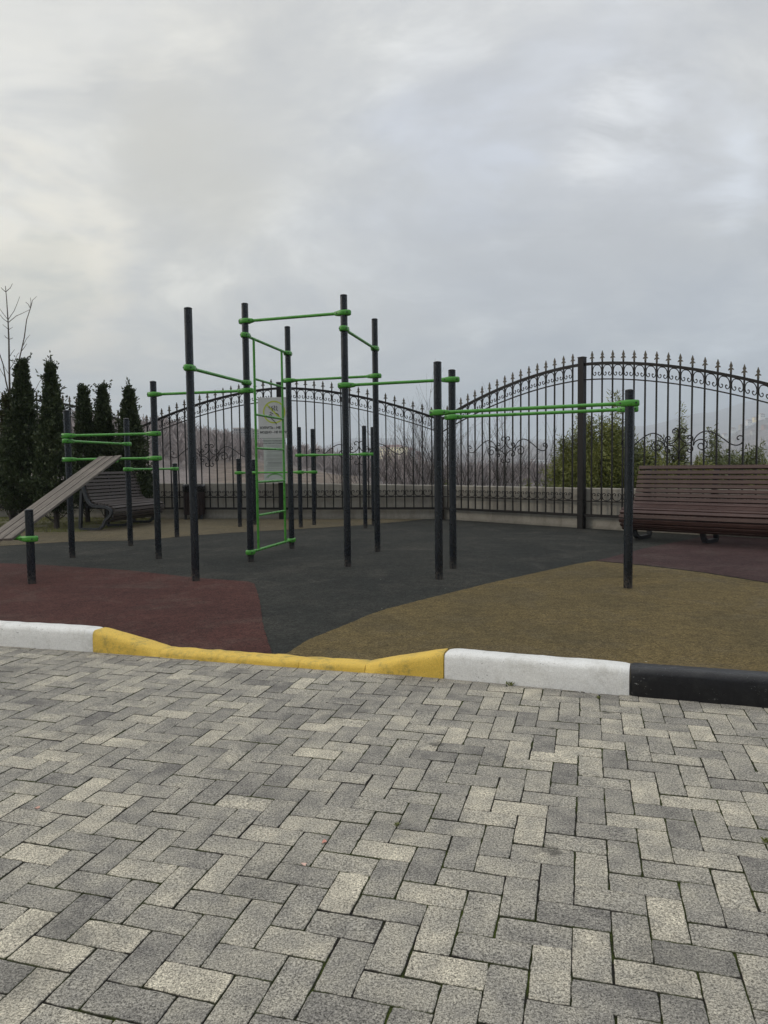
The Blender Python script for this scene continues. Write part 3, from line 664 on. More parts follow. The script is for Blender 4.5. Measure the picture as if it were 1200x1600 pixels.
# sit-up board on a low bar
sb_ = empty('situp_board', (0, 0, 0), 'sloping grey plank sit-up board hooked over a green bar behind a short post', 'sit-up board')
P1 = PP['P1']; P0 = (P1[0] - 1.15, P1[1] + .30)
post_at(sb_, P1, HT['P1']); post_at(sb_, P0, HT['P1']); bar(sb_, P1, P0, .52, .52)
lowp = Vector((*P1, 0)) + (Vector((*P0, 0)) - Vector((*P1, 0))).normalized() * .40
top_c = at(176, 709, 9.86); bot_c = at(-8, 838, 7.62)
topL, topR = at(158, 710.5, 9.93), at(191, 711, 9.80)
botR = at(19, 841, 7.70)
ax = (botR - topR); ay = (topL - topR); wdt = ay.length
ax_n = ax.normalized(); ay = (ay - ax_n * ay.dot(ax_n)).normalized(); az = ax_n.cross(ay).normalized()
if az.z < 0: az = -az
Lb = ax.length; wdt = max(wdt, .27)
np_ = 3; pw = wdt / np_
for i in range(np_):
    mb = MB(); c_ = topR + ax_n * (Lb / 2 + (.012 if i == 1 else 0)) + ay * (pw * (i + .5)) - az * .014
    mb.box((0, 0, 0), (Lb, pw - .014, .028))
    o = mb.build('plank', MAT['plank'], sb_, bevel=.003)
    Mx = Matrix((ax_n, ay if ax_n.cross(ay).dot(az) > 0 else -ay, az)).transposed().to_4x4(); Mx.translation = c_; o.matrix_local = Mx
mb = MB()
for f in (.035, .30, .68, .965):
    for i in range(np_):
        for q in (.28, .72):
            c_ = topR + ax_n * (Lb * f) + ay * (pw * (i + q)); mb.tube([c_ - az * .002, c_ + az * .0015], .006, 8)
mb.build('screw', MAT['bolt'], sb_)
mb = MB()
for f in (.05, .95):
    c_ = topR + ax_n * (Lb * f) + ay * (wdt / 2) - az * .040; mb.box(c_, (.05, wdt * .92, .022), axes=(ax_n, ay, az))
mb.build('bracket', MAT['green'], sb_)

# ------------------------------------------------------------------ iron fence in arched sections
SPN = 18
def arch(u): return 3.09 - .82 * u ** 1.75            # u = 0 at the high post, 1 at the low post
_pk = {}
fm = MB()   # spear finial, flat cast shape with thickness
def outline_solid(mb, pts, th):
    n = len(pts); vs_ = [(x, -th / 2, z) for x, z in pts] + [(x, th / 2, z) for x, z in pts]
    mb.add(vs_, [tuple(range(n)), tuple(range(n, 2 * n))[::-1]] + [(i, i + n, (i + 1) % n + n, (i + 1) % n) for i in range(n)])
hp = [(0, .175), (.010, .135), (.021, .100), (.013, .085), (.009, .078), (.022, .066), (.034, .048), (.035, .036), (.024, .040), (.013, .044), (.011, .020), (.013, 0)]
outline_solid(fm, [(x * 1.25, z) for x, z in hp] + [(-x * 1.25, z) for x, z in reversed(hp[1:])], .020)
FIN_ME = bpy.data.meshes.new('finial'); FIN_ME.from_pydata(fm.v, [], fm.f); FIN_ME.materials.append(MAT['finial'])
UR = [(512,50),(518,56),(527,50),(525,35),(512,27),(498,32),(492,48),(494,75),(506,100),(530,120),(552,122),(568,108),(570,88),(558,74),(545,78),(541,90),(549,97),(556,91)]
def sc(p): return ((p[0] - 490) * .00293, (128 - p[1]) * .00262)
def s_curve():
    pts = []
    # start at the eye, spiral outward so that it leaves at the left side going up
    for k in range(20):
        t = k / 19; a = math.pi + 2 * math.pi * 1.5 * (1 - t); r_ = 9 + 36 * t ** 1.15
        pts.append((619 + r_ * math.cos(a), 140 + r_ * math.sin(a)))
    return pts + [(577, 105), (592, 78), (614, 60), (642, 51), (670, 56), (700, 73), (740, 104), (775, 134), (808, 145), (834, 134), (845, 112), (838, 92), (822, 88), (811, 98), (814, 110), (822, 109)]
def ornament(mb):
    cr_ = catmull([(*sc(p), 0) for p in UR], 3); sl = catmull([(*sc(p), 0) for p in s_curve()], 3)
    for sx in (1, -1):
        for szz in (1, -1): mb.tube([(sx * p.x, 0, szz * p.y) for p in cr_], .0098, 6)
        mb.tube([(sx * p.x, 0, p.y) for p in sl], .0098, 6)
def c_scroll(w):      # arch between two bars with inward curls; x 0..w, z 0 (low) .. 1 (top)
    half = [(.27, .40), (.32, .46), (.39, .40), (.37, .27), (.27, .20), (.15, .26), (.075, .46), (.10, .72), (.21, .91), (.36, .99), (.5, 1.0)]
    pts = half + [(1 - x, z) for x, z in reversed(half[:-1])]
    return [(x * w, z) for x, z in pts]
def fence_section(HIp, LOp, orn_z, label, post_hi=True, post_lo=True, wallz=None):
    """HIp: ground point of the tall post, LOp: of the low post"""
    a = Vector((*HIp, 0)); b_ = Vector((*LOp, 0)); d = b_ - a; L = d.length; rz = math.atan2(d.y, d.x)
    root = empty('iron_fence', (a.x, a.y, .03), label, 'fence', 'arched sections of the black iron fence', rz)
    w = L / SPN
    def Z(x): return arch(min(1, max(0, x / L))) - .03
    for nm, off, hh, dd in (('top_rail', 0, .052, .040), ('lower_rail', -.285, .022, .022)):
        mb = MB(); n = 36; o = []
        x0 = .055 if post_hi else 0
        for i in range(n + 1):
            x = x0 + (L - .05 - x0) * i / n; z = Z(x) + off
            o += [(x, -dd / 2, z - hh / 2), (x, dd / 2, z - hh / 2), (x, dd / 2, z + hh / 2), (x, -dd / 2, z + hh / 2)]
        fs = [(i * 4 + k, (i + 1) * 4 + k, (i + 1) * 4 + (k + 1) % 4, i * 4 + (k + 1) % 4) for i in range(n) for k in range(4)] + [(0, 1, 2, 3), (n * 4 + 3, n * 4 + 2, n * 4 + 1, n * 4)]
        mb.add(o, fs); mb.build(nm, MAT['iron'], root)
    for nm, z, hh, dd in (('middle_rail', .52, .022, .022), ('bottom_rail', .255, .050, .042)):
        mb = MB(); mb.box((L / 2, 0, z), (L - .10, dd, hh)); mb.build(nm, MAT['iron'], root)
    for i in range(1, SPN):
        x = i * w; zt = Z(x) + .055
        mb = MB(); mb.box((0, 0, (zt + .28) / 2), (.0235, .0235, zt - .28)); p = mb.build('picket', MAT['iron'], root, (x, 0, 0))
        place(p, FIN_ME, 'finial', (0, 0, zt))
    mb = MB(); mb2 = MB()
    prof = c_scroll(w)
    for i in range(1, SPN - 1):
        x0 = i * w
        mb.tube([(x0 + x, 0, Z(x0 + x) - .265 + .235 * z) for x, z in catmull_2(prof)], .0085, 5)
        mb2.tube([(x0 + x, 0, .705 - .165 * z) for x, z in catmull_2(prof)], .0085, 5)
    mb.build('scroll_row', MAT['iron'], root); mb2.build('scroll_row', MAT['iron'], root)
    mb = MB(); ornament(mb); mb.build('scroll_ornament', MAT['iron'], root, (L / 2, -.018, orn_z))
    for on, x, h in ((post_hi, 0, 3.19), (post_lo, L, 2.30)):
        if on:
            mb = MB(); s_ = .115 if x == 0 else .075
            mb.box((0, 0, h / 2 - .02), (s_, s_, h + .04)); mb.box((0, 0, h + .004), (s_ + .012, s_ + .012, .012)); mb.build('post', MAT['iron'], root, (x, 0, 0))
    return root
def catmull_2(P): return [(v.x, v.y) for v in catmull([(x, z, 0) for x, z in P], 2)]
H912 = (3.72, 13.62); V695 = (1.30, 16.36); H443 = (-2.40, 17.02); VB = (6.30, 10.98); V224 = (-5.97, 17.88); H35 = (-9.50, 19.0); VL = (-13.1, 19.2)
fence_section(H912, VB, 1.53, 'iron fence section behind the brown slatted bench on the right')
fence_section(H912, V695, 1.53, 'iron fence section between the tall right fence post and the middle valley of the fence', post_hi=False)
fence_section(H443, V695, 1.53, 'iron fence section right of the no smoking sign, in front of the yellow building', post_lo=False)
fence_section(H443, V224, 1.53, 'iron fence section left of the no smoking sign, behind the litter bin', post_hi=False)
fence_section(H35, V224, 1.53, 'iron fence section hidden behind the row of conifers on the left', post_lo=False)
fence_section(H35, VL, 1.53, 'iron fence section at the far left edge, left of the first conifer', post_hi=False)

# low concrete wall behind the fence
def wall_build():
    line = [VL, H35, V224, H443, V695, H912, VB, (8.9, 8.2)]; tops = [.90, .90, .90, .88, .80, .79, .80, .80]
    P = [Vector((*p, 0)) for p in line]; off = []
    for i, p in enumerate(P):
        d = (P[min(i + 1, len(P) - 1)] - P[max(i - 1, 0)]).normalized(); nrm = Vector((-d.y, d.x, 0)); off.append(nrm)
    segs = 10; o = []; rows = []
    prof = [(.10, -1.2), (.10, 0), (.10, 'b'), (.085, 'c'), (.30, 'd'), (.30, -1.2)]
    for i in range(len(P) - 1):
        for k in range(segs + (1 if i == len(P) - 2 else 0)):
            t = k / segs; p = P[i].lerp(P[i + 1], t); n = off[i].lerp(off[i + 1], t).normalized(); tz = tops[i] * (1 - t) + tops[i + 1] * t
            rows.append((p, n, tz))
    for p, n, tz in rows:
        for (u, z) in ((.10, -1.5), (.10, tz - .015), (.115, tz), (.31, tz), (.325, tz - .015), (.325, -1.5)):
            q = p + n * u; o.append((q.x, q.y, z))
    k = 6; fs = [(i * k + j, (i + 1) * k + j, (i + 1) * k + j + 1, i * k + j + 1) for i in range(len(rows) - 1) for j in range(k - 1)]
    mb = MB(); mb.add(o, fs); tag(mb.build('concrete_wall', MAT['concrete']), 'low pale concrete wall running behind the iron fence', 'wall')
wall_build()

# ------------------------------------------------------------------ signs on the fence
def text_mesh(txt, size, m, parent, loc, name='lettering', align='LEFT', bold=0.0):
    cu = bpy.data.curves.new(name, 'FONT'); cu.body = txt; cu.size = size; cu.align_x = align; cu.extrude = .0012; cu.offset = bold
    o = bpy.data.objects.new(name, cu); COL.objects.link(o)
    dg = bpy.context.evaluated_depsgraph_get(); me = bpy.data.meshes.new_from_object(o.evaluated_get(dg)); me.name = name
    me.transform(Matrix.Rotation(R(90), 4, 'X')); me.materials.clear(); me.materials.append(m)
    bpy.data.objects.remove(o); bpy.data.curves.remove(cu)
    ob = bpy.data.objects.new(name, me); COL.objects.link(ob); ob.parent = parent; ob.location = loc; return ob
sg_c = Vector((-2.52, 16.86, 0)); srz = math.atan2(-.20, 1)
s1 = empty('no_smoking_sign', sg_c + Vector((0, 0, 1.93)), 'white square no smoking sign with lime ring, upper sign on the fence post', 'sign', rot=-.06)
mb = MB(); mb.box((0, 0, .47), (.73, .010, .94)); mb.build('sign_board', MAT['sign'], s1, bevel=.003)
mb = MB(); n = 48; o = []
for k in range(n):
    a = 2 * math.pi * k / n
    for r_, y in ((.228, -.0055), (.262, -.0055), (.262, -.0068), (.228, -.0068)): o.append((r_ * math.cos(a) + .01, y, .60 + r_ * math.sin(a)))
mb.add(o, [(k * 4 + j, k * 4 + (j + 1) % 4, ((k + 1) % n) * 4 + (j + 1) % 4, ((k + 1) % n) * 4 + j) for k in range(n) for j in range(4)])
mb.box((.01, -.007, .60), (.47, .003, .036), axes=(Vector((.7071, 0, -.7071)), Vector((0, 1, 0)), Vector((.7071, 0, .7071))))
mb.build('ring_symbol', MAT['lime'], s1)
mb = MB()
for pts in ([(-.03,.74),(-.05,.70),(-.02,.67),(-.03,.63)], [(.01,.75),(.03,.71),(.00,.68),(.03,.64)], [(.06,.74),(.08,.70),(.06,.66),(.09,.63)], [(-.10,.74),(-.11,.70)],
            [(-.12,.52),(-.07,.55),(-.04,.50),(-.07,.47)], [(-.17,.50),(-.09,.49),(-.05,.45),(.02,.38),(.06,.32)], [(-.09,.60),(-.05,.58),(-.02,.56)], [(.04,.58),(.09,.56),(.12,.52)]):
    mb.tube([(x, -.0075, z) for x, z in pts], .008, 5)
mb.build('picture_symbol', MAT['ink'], s1)
text_mesh('КУРИТЬ - НЕ', .078, MAT['ink'], s1, (-.325, -.0065, .215), bold=.002)
text_mesh('МОДНО - НЕ КУРИТЬ', .070, MAT['ink'], s1, (-.335, -.0065, .115), bold=.002)
s2 = empty('rules_sign', sg_c + Vector((0, .005, .90)), 'narrow pale rules board hanging below the no smoking sign', 'sign', rot=-.06)
mb = MB(); mb.box((0, 0, .515), (.52, .008, 1.03)); mb.build('sign_board', MAT['sign2'], s2, bevel=.003)
text_mesh('ПРАВИЛА ПОЛЬЗОВАНИЯ', .040, MAT['ink'], s2, (0, -.0055, .955), align='CENTER')
text_mesh('СПОРТИВНОЙ ПЛОЩАДКОЙ', .038, MAT['ink'], s2, (0, -.0055, .900), align='CENTER')
mb = MB(); z = .865; random.seed(3)
while z > .24:
    bold = random.random() < .14; w_ = .44 if not bold else .40
    mb.box((random.uniform(-.01, .01), -.0050, z), (w_ * random.uniform(.80, 1), .002, .011 if bold else .006)); z -= random.choice((.016, .016, .016, .03))
mb.build('small_print', MAT['inkgrey'], s2)
mb = MB()
for r_ in (.20, .17):
    mb.ribbon([(r_ * math.cos(a), -.0055, .10 + r_ * .55 * math.sin(a)) for a in np.linspace(.15, math.pi - .15, 16)], (0, 1, 0), .001, .012)
mb.box((0, -.005, .045), (.34, .002, .008)); mb.build('arc_symbol', MAT['green'], s2)

# ------------------------------------------------------------------ benches
# profile of the slatted shell: n forward, z up (from the ground)
SHELL = catmull([(.02, 1.14, 0), (.035, 1.10, 0), (.075, .96, 0), (.115, .82, 0), (.16, .68, 0), (.215, .58, 0), (.30, .535, 0), (.45, .525, 0), (.59, .50, 0), (.685, .44, 0), (.71, .35, 0), (.66, .25, 0), (.56, .17, 0)], 12)
def along(P, step):
    out = [(P[0], (P[1] - P[0]).normalized())]; acc = 0
    for i in range(1, len(P)):
        acc += (P[i] - P[i - 1]).length
        if acc >= step: out.append((P[i], (P[min(i + 1, len(P) - 1)] - P[i - 1]).normalized())); acc = 0
    return out
def bench(org, axis_a, L, label, m, frames, sc_=1.0):
    root = empty('park_bench', (org[0], org[1], .034), label, 'bench', 'long curved slatted park benches', axis_a)
    # local x = along the bench, local -y = forward
    xs0 = .045 if frames[0] < .03 else 0
    for p, d in along(SHELL, .0725):
        mb = MB(); ax_ = Vector((1, 0, 0)); ay_ = Vector((0, -d.x, d.y)); az_ = ax_.cross(ay_)
        mb.box((0, 0, 0), (L - xs0 - .004 * random.random(), .0565, .040), axes=(ax_, ay_, az_))
        mb.build('slat', m, root, (xs0 + (L - xs0) / 2, -p.x * sc_, p.y * sc_), bevel=.004)
    for fx in frames:
        mb = MB()
        inner = [(.0 + p.x - .0, p.y) for p in SHELL]
        # closed loop of flat steel: under the shell, then round the nose, along the ground and up the rear leg
        q = []
        for i in range(0, len(SHELL), 4):
            p = SHELL[i]; dd = (SHELL[min(i + 1, len(SHELL) - 1)] - SHELL[max(i - 1, 0)]).normalized(); nn = Vector((dd.y, -dd.x, 0))
            q.append(p + nn * .045)
        loop = [(fx, -v.x * sc_, v.y * sc_) for v in q] + [(fx, -.47, .085), (fx, -.40, .035), (fx, -.30, .026), (fx, .02, .026), (fx, .035, .06), (fx, .0, .50), (fx, -.02, .72), (fx, -.03, .80)]
        mb.ribbon(loop, (1, 0, 0), .035, .050); mb.build('side_frame', MAT['steel'], root)
    mb = MB(); mb.box((L / 2, -.30, .44), (L - .2, .04, .04)); mb.box((L / 2, -.06, .47), (L - .2, .04, .04)); mb.build('cross_rail', MAT['steel'], root)
    return root
ab = math.atan2(-.700, .714)
bench((4.21, 11.92), ab, 2.9, 'long dark brown slatted bench cut by the right edge of the photo', MAT['slat'], (.16, 1.22, 2.5))
bench((-6.10, 14.55), math.atan2(.98, .2), 2.05, 'faded grey brown slatted bench in front of the conifers on the left', MAT['slat_grey'], (.02, .98, 1.95))

# litter bin
bl = ground(300, 812.5)
bn = empty('litter_bin', (bl.x, bl.y + .26, .034), 'round dark slatted litter bin with black liner beside the left bench', 'litter bin')
for k in range(18):
    a = 2 * math.pi * k / 18; mb = MB(); mb.box((0, 0, .40), (.076, .020, .58)); mb.build('slat', MAT['binwood'], bn, (.24 * math.cos(a), .24 * math.sin(a), 0), a + math.pi / 2)
mb = MB(); mb.lathe([(.0, .12), (.222, .12), (.222, .68), (.205, .68), (.205, .14), (0, .14)], 24); mb.build('bin_body', MAT['steel'], bn)
mb = MB(); o = []; n = 40
for (r_, z) in ((.18, .55), (.205, .74), (.225, .835), (.262, .84), (.268, .79), (.27, .72), (.262, .665)):
    for k in range(n):
        a = 2 * math.pi * k / n; w_ = mnoise.noise(Vector((math.cos(a) * 4, math.sin(a) * 4, z * 9))) * .022
        o.append(((r_ + w_) * math.cos(a), (r_ + w_) * math.sin(a), z + w_ * .8))
mb.add(o, [(i * n + k, i * n + (k + 1) % n, (i + 1) * n + (k + 1) % n, (i + 1) * n + k) for i in range(6) for k in range(n)], True); mb.build('liner_bag', MAT['bag'], bn)
for sx in (-1, 1):
    mb = MB(); mb.box((0, 0, .15), (.05, .05, .34)); mb.build('leg', MAT['steel'], bn, (sx * .19, -.10, 0))

# ------------------------------------------------------------------ plants
def leaf_quads(P, D_, Lf, Wf, rng):
    """P centres, D_ directions, per-leaf length and width -> kite-shaped quads"""
    n = len(P); D_ = D_ / np.linalg.norm(D_, axis=1, keepdims=True)
    r = rng.normal(size=(n, 3)); S = np.cross(D_, r); S /= np.linalg.norm(S, axis=1, keepdims=True)
    Lf = np.asarray(Lf).reshape(-1, 1) * np.ones((n, 1)); Wf = np.asarray(Wf).reshape(-1, 1) * np.ones((n, 1))
    V = np.stack([P, P + D_ * Lf * .45 + S * Wf / 2, P + D_ * Lf, P + D_ * Lf * .45 - S * Wf / 2], 1).reshape(-1, 3)
    return V, np.arange(4 * n).reshape(-1, 4)
def conifer(loc, H, Rm, label, m, seed, n=15000, lean=0.0, z0=.30):
    n = int(n * 1.5)
    rng = np.random.default_rng(seed); root = empty('conifer', loc, label, 'conifer', 'row of conifers on the left')
    # upright sprays: each spray starts in the body and points up and out
    ns = n // 22; V = []; 
    t = rng.random(ns) ** .85; z = z0 + t * (H - z0)
    def prof(z):
        u = (z - z0) / (H - z0)
        return Rm * np.clip(np.minimum(1, (u + .03) * 5) ** .5, 0, 1) * (1 - np.clip(u, 0, 1) ** 1.15) ** 1.15 + .008
    ph = rng.random(ns) * 6.283
    lob = 1 + .20 * np.sin(ph * 3 + z * 2.5 + seed) + .15 * np.sin(ph * 5 - z * 4.1) + rng.normal(0, .10, ns)
    rr = prof(z) * np.clip(lob, .5, 1.4) * np.sqrt(rng.uniform(.22, 1.0, ns))
    C0 = np.stack([rr * np.cos(ph) + lean * z, rr * np.sin(ph), z], 1)
    Dd = np.stack([np.cos(ph) * .55, np.sin(ph) * .55, np.full(ns, .95)], 1) * np.stack([1.15 - (z - z0) / (H - z0)] * 2 + [np.ones(ns)], 1) + rng.normal(0, .24, (ns, 3))
    Dd /= np.linalg.norm(Dd, axis=1, keepdims=True)
    k = 22; s_ = rng.random((ns, k, 1)); Ls = rng.uniform(.14, .30, (ns, 1, 1)) * (1.10 - .35 * ((z - z0) / (H - z0)))[:, None, None] * (1 + .9 * (rng.random((ns, 1, 1)) > .93))
    off = rng.normal(0, 1, (ns, k, 3)) * .035 * (1.2 - s_)
    P = (C0[:, None] + Dd[:, None] * s_ * Ls + off).reshape(-1, 3)
    DD = (Dd[:, None] + rng.normal(0, .55, (ns, k, 3))).reshape(-1, 3)
    V, Fq = leaf_quads(P, DD, rng.uniform(.04, .085, len(P)), rng.uniform(.020, .042, len(P)), rng)
    mesh_np('foliage', V, Fq, m, root)
    mb = MB(); mb.tube([(0, 0, -.05), (lean * H * .5, 0, H * .5), (lean * H, 0, H * .93)], .06, 8, .01)
    for i in range(26):
        a = rng.random() * 6.28; zz = rng.uniform(.06, z0 + .5); r1 = Rm * rng.uniform(.5, .9)
        mb.tube([(0, 0, zz), (r1 * .5 * math.cos(a), r1 * .5 * math.sin(a), zz + .10), (r1 * math.cos(a), r1 * math.sin(a), zz + .35)], .014, 4, .004)
    mb.build('trunk', MAT['barkdark'], root)
    return root
def gx(px, Y): return (px - 600) / F_PX * Y
conifer((gx(36, 15.6), 15.6, .03), 3.42, .54, 'tallest conifer at the left, behind the sloping plank', MAT['thuja'], 11, 22000, lean=.03)
conifer((gx(17, 16.2), 16.2, .03), 2.75, .26, 'olive tinged low conifer at the left edge under the bare tree', MAT['olive'], 12, 8000)
conifer((gx(87, 15.1), 15.1, .03), 3.25, .42, 'second conifer from the left, standing just left of the leftmost tall post', MAT['thuja'], 13, 17000)
conifer((gx(136, 16.9), 16.9, .03), 3.0, .38, 'slim ragged conifer behind the leftmost tall post', MAT['thuja'], 14, 13000)
conifer((gx(166, 17.0), 17.0, .03), 3.02, .38, 'conifer behind the left bench, middle one of the three there', MAT['thuja'], 15, 14000)
conifer((gx(207, 16.9), 16.9, .03), 2.95, .50, 'broad twin topped conifer at the right end of the row', MAT['thuja'], 16, 19000)

def twig_tree(mb, base, direction, length, rad, depth, rng, spread=.5, up=.25, nk=3, seglen=4):
    P = [Vector(base)]; d = Vector(direction).normalized()
    for i in range(seglen):
        d = (d + Vector((rng.gauss(0, .07), rng.gauss(0, .07), .03 * up))).normalized(); P.append(P[-1] + d * (length / seglen))
    mb.tube(P, rad, 5 if depth > 1 else 3, rad * .55 if depth > 0 else rad * .35, cap=False)
    if depth <= 0: return
    for k in range(nk):
        t = rng.uniform(.30, 1.0); i = min(len(P) - 2, int(t * seglen)); p = P[i].lerp(P[i + 1], t * seglen - i if t < 1 else 1)
        a = rng.uniform(0, 6.283); side = Vector((math.cos(a), math.sin(a), 0)); nd = (d * (1 - spread) + side * spread + Vector((0, 0, up))).normalized()
        twig_tree(mb, p, nd, length * rng.uniform(.4, .65), rad * .5, depth - 1, rng, spread, up, nk, max(2, seglen - 1))

# bare young tree on the far left: leader and side limbs as in the photo
bt = empty('bare_tree', (gx(20, 16.6), 16.6, .03), 'leafless young tree with a straight leader rising above the left conifers', 'tree')
def px_path(pts, Y, dy=0.0):
    n = len(pts); return [at(x, y, Y + dy * i / max(1, n - 1)) - Vector((gx(20, 16.6), 16.6, .03)) for i, (x, y) in enumerate(pts)]
mb = MB()
mb.tube(px_path([(21, 818), (18, 720), (16, 640), (15, 618)], 16.6), .045, 8, .030)
mb.build('trunk', MAT['bark'], bt)
mb = MB()
mb.tube(px_path([(15.5, 622), (14.5, 580), (13.8, 530), (12.5, 500), (10.5, 470), (8.5, 447)], 16.6), .026, 6, .007)
mb.tube(px_path([(16, 620), (23, 592), (30, 562), (38, 527), (41.5, 500), (47.5, 482)], 16.6, .6), .020, 6, .009)
mb.tube(px_path([(15, 620), (9, 595), (5, 570), (0, 555), (-8, 530), (-14, 500)], 16.6, -.5), .018, 6, .006)
for pts, dy in (([(47.5, 482), (51, 469), (57.5, 463)], .1), ([(47.5, 482), (48.5, 472), (47.5, 465)], 0), ([(47.5, 482), (44, 475), (40, 472)], 0), ([(13, 504), (25, 494), (36, 489), (46, 484)], .4),
                ([(13, 499), (22, 486), (27, 474), (31, 463)], -.4), ([(12, 499), (5, 490), (0, 483), (-6, 470)], .3), ([(13, 504), (5, 498), (0, 492), (-9, 487)], -.3), ([(9, 456), (16, 450), (19.5, 443)], .1),
                ([(8.8, 456), (4, 452), (1.5, 449)], 0), ([(13.5, 515), (9, 511), (4, 507)], .1), ([(14, 515), (17, 513), (20, 511)], .2), ([(14.5, 530), (9, 527), (7, 524)], 0), ([(14.5, 530), (18, 529), (20, 528)], .2),
                ([(15, 577), (21, 568), (27, 554), (30, 551)], .3), ([(15, 557), (19, 551), (23, 546)], -.3), ([(36, 540), (41, 530), (47, 523)], .2), ([(34, 548), (38, 543), (42, 537)], .1), ([(14, 585), (9, 577), (6, 572)], .2),
                ([(8, 590), (2, 580), (-4, 568)], .2), ([(15, 632), (5, 618), (-3, 608), (-10, 600)], .3), ([(17, 640), (30, 625), (50, 618), (57, 606), (62, 596), (69, 588)], .5), ([(28, 570), (31, 562), (30, 558)], .1)):
    mb.tube(px_path(pts, 16.6 + .1, dy), .0085, 4, .004)
mb.build('limbs', MAT['bark'], bt)

# leafy bamboo-like shrubs beyond the wall on the right
def leafy_shrub(px, Y, top_px, wid, label, m, seed, nst=26, leaves=9000, leaf=(.07, .13), dens=.62, zb=-.9):
    """top_px: photo row its top reaches; wid: half width in metres"""
    rng = np.random.default_rng(seed); x = gx(px, Y)
    H = at(px, top_px, Y).z - zb
    root = empty('leafy_shrub', (x, Y, zb), label, 'shrub', 'green shrubs beyond the wall')
    mb = MB(); Ps = []; Ds = []; per = int(leaves * 1.55) // nst
    for i in range(nst):
        a = rng.uniform(0, 6.283); q = rng.random() ** .6; bx, by = .35 * wid * q * math.cos(a), .35 * wid * q * math.sin(a)
        h = H * (rng.uniform(.66, 1.0) if i else 1.06) * (1 - .20 * q); ox, oy = wid * q * math.cos(a) * .9, wid * q * math.sin(a) * .9
        pts = [Vector((bx + (ox - bx) * (t ** 1.7), by + (oy - by) * (t ** 1.7), h * t - .10 * h * t ** 4 * q)) for t in np.linspace(0, 1, 7)]
        mb.tube(pts, .012, 4, .003, cap=False)
        t = rng.uniform(.12, 1.0, per) ** dens; idx = np.minimum((t * 6).astype(int), 5); fr_ = (t * 6 - idx)[:, None]
        A = np.array([p[:] for p in pts]); base_ = A[idx] * (1 - fr_) + A[idx + 1] * fr_
        sp_ = (.05 + .30 * (1 - t) + .06 * t)[:, None] * wid / .8
        cl = rng.integers(0, 14, per); cdir = rng.normal(0, 1, (14, 3)); 
        c = base_ + (cdir[cl] * .75 + rng.normal(0, .45, (per, 3))) * sp_ * .8
        Ps.append(c); dd = rng.normal(0, .6, (per, 3)) + cdir[cl] * .5; dd[:, 2] += rng.normal(.05, .35, per); Ds.append(dd)
    P = np.concatenate(Ps); P[:, 2] = np.maximum(P[:, 2], .05)
    V, Fq = leaf_quads(P, np.concatenate(Ds), rng.uniform(*leaf, len(P)), rng.uniform(.015, .028, len(P)), rng)
    mesh_np('foliage', V, Fq, m, root); mb.build('stems', MAT['cane'], root)
    return root
leafy_shrub(900, 16.0, 652, .62, 'yellow green leafy shrub just left of the tall right fence post', MAT['bamboo'], 31, 24, 9000)
leafy_shrub(872, 17.4, 700, .50, 'low green shrub left of the yellow green one beyond the wall', MAT['bamboo'], 32, 16, 4500)
leafy_shrub(948, 15.2, 605, .72, 'tallest bamboo like shrub right of the tall right fence post', MAT['bamboo'], 33, 32, 14000)
leafy_shrub(988, 15.9, 640, .75, 'dense green shrub behind the rightmost dark post of the dip bars', MAT['bamboo_dk'], 34, 30, 13000)
leafy_shrub(1030, 14.6, 668, .60, 'green shrub above the left end of the brown bench', MAT['bamboo'], 35, 24, 8000)
leafy_shrub(1062, 15.2, 640, .45, 'upright shrub with a tall tip behind the middle of the fence scroll on the right', MAT['bamboo_dk'], 36, 16, 5200)
leafy_shrub(1098, 14.6, 690, .50, 'yellowish shrub behind the bench, right of the fence scroll', MAT['bamboo'], 37, 20, 7500)
leafy_shrub(1122, 15.4, 655, .42, 'thin grey green shrub with sparse upper twigs behind the bench', MAT['bamboo_dk'], 38, 18, 6500)
leafy_shrub(1170, 13.8, 684, .75, 'rounded dark leaved shrub behind the right part of the bench', MAT['bamboo_dk'], 39, 34, 14000, zb=-.6)
leafy_shrub(1215, 13.0, 700, .50, 'pale leafy shrub at the right edge behind the bench', MAT['bamboo'], 40, 24, 7000, zb=-.6)
leafy_shrub(735, 17.9, 750, .30, 'small green tuft behind the wall beside the middle posts', MAT['bamboo'], 41, 8, 900)
leafy_shrub(702, 18.0, 738, .22, 'small dark green bush glimpsed between the two middle posts', MAT['bamboo_dk'], 42, 8, 900)
leafy_shrub(825, 17.6, 752, .45, 'low yellow green growth just above the wall left of the shrubs', MAT['bamboo'], 43, 10, 1600)
leafy_shrub(958, 15.6, 590, .42, 'airy bamboo tips rising highest just left of the rightmost dark post', MAT['bamboo'], 44, 6, 1100, dens=.5)
leafy_shrub(912, 16.6, 636, .40, 'airy leafy tips showing around the tall right fence post', MAT['bamboo'], 45, 6, 1000, dens=.5)
leafy_shrub(1060, 15.8, 632, .30, 'single airy green tip above the fence scroll on the right', MAT['bamboo'], 46, 4, 700, dens=.5)
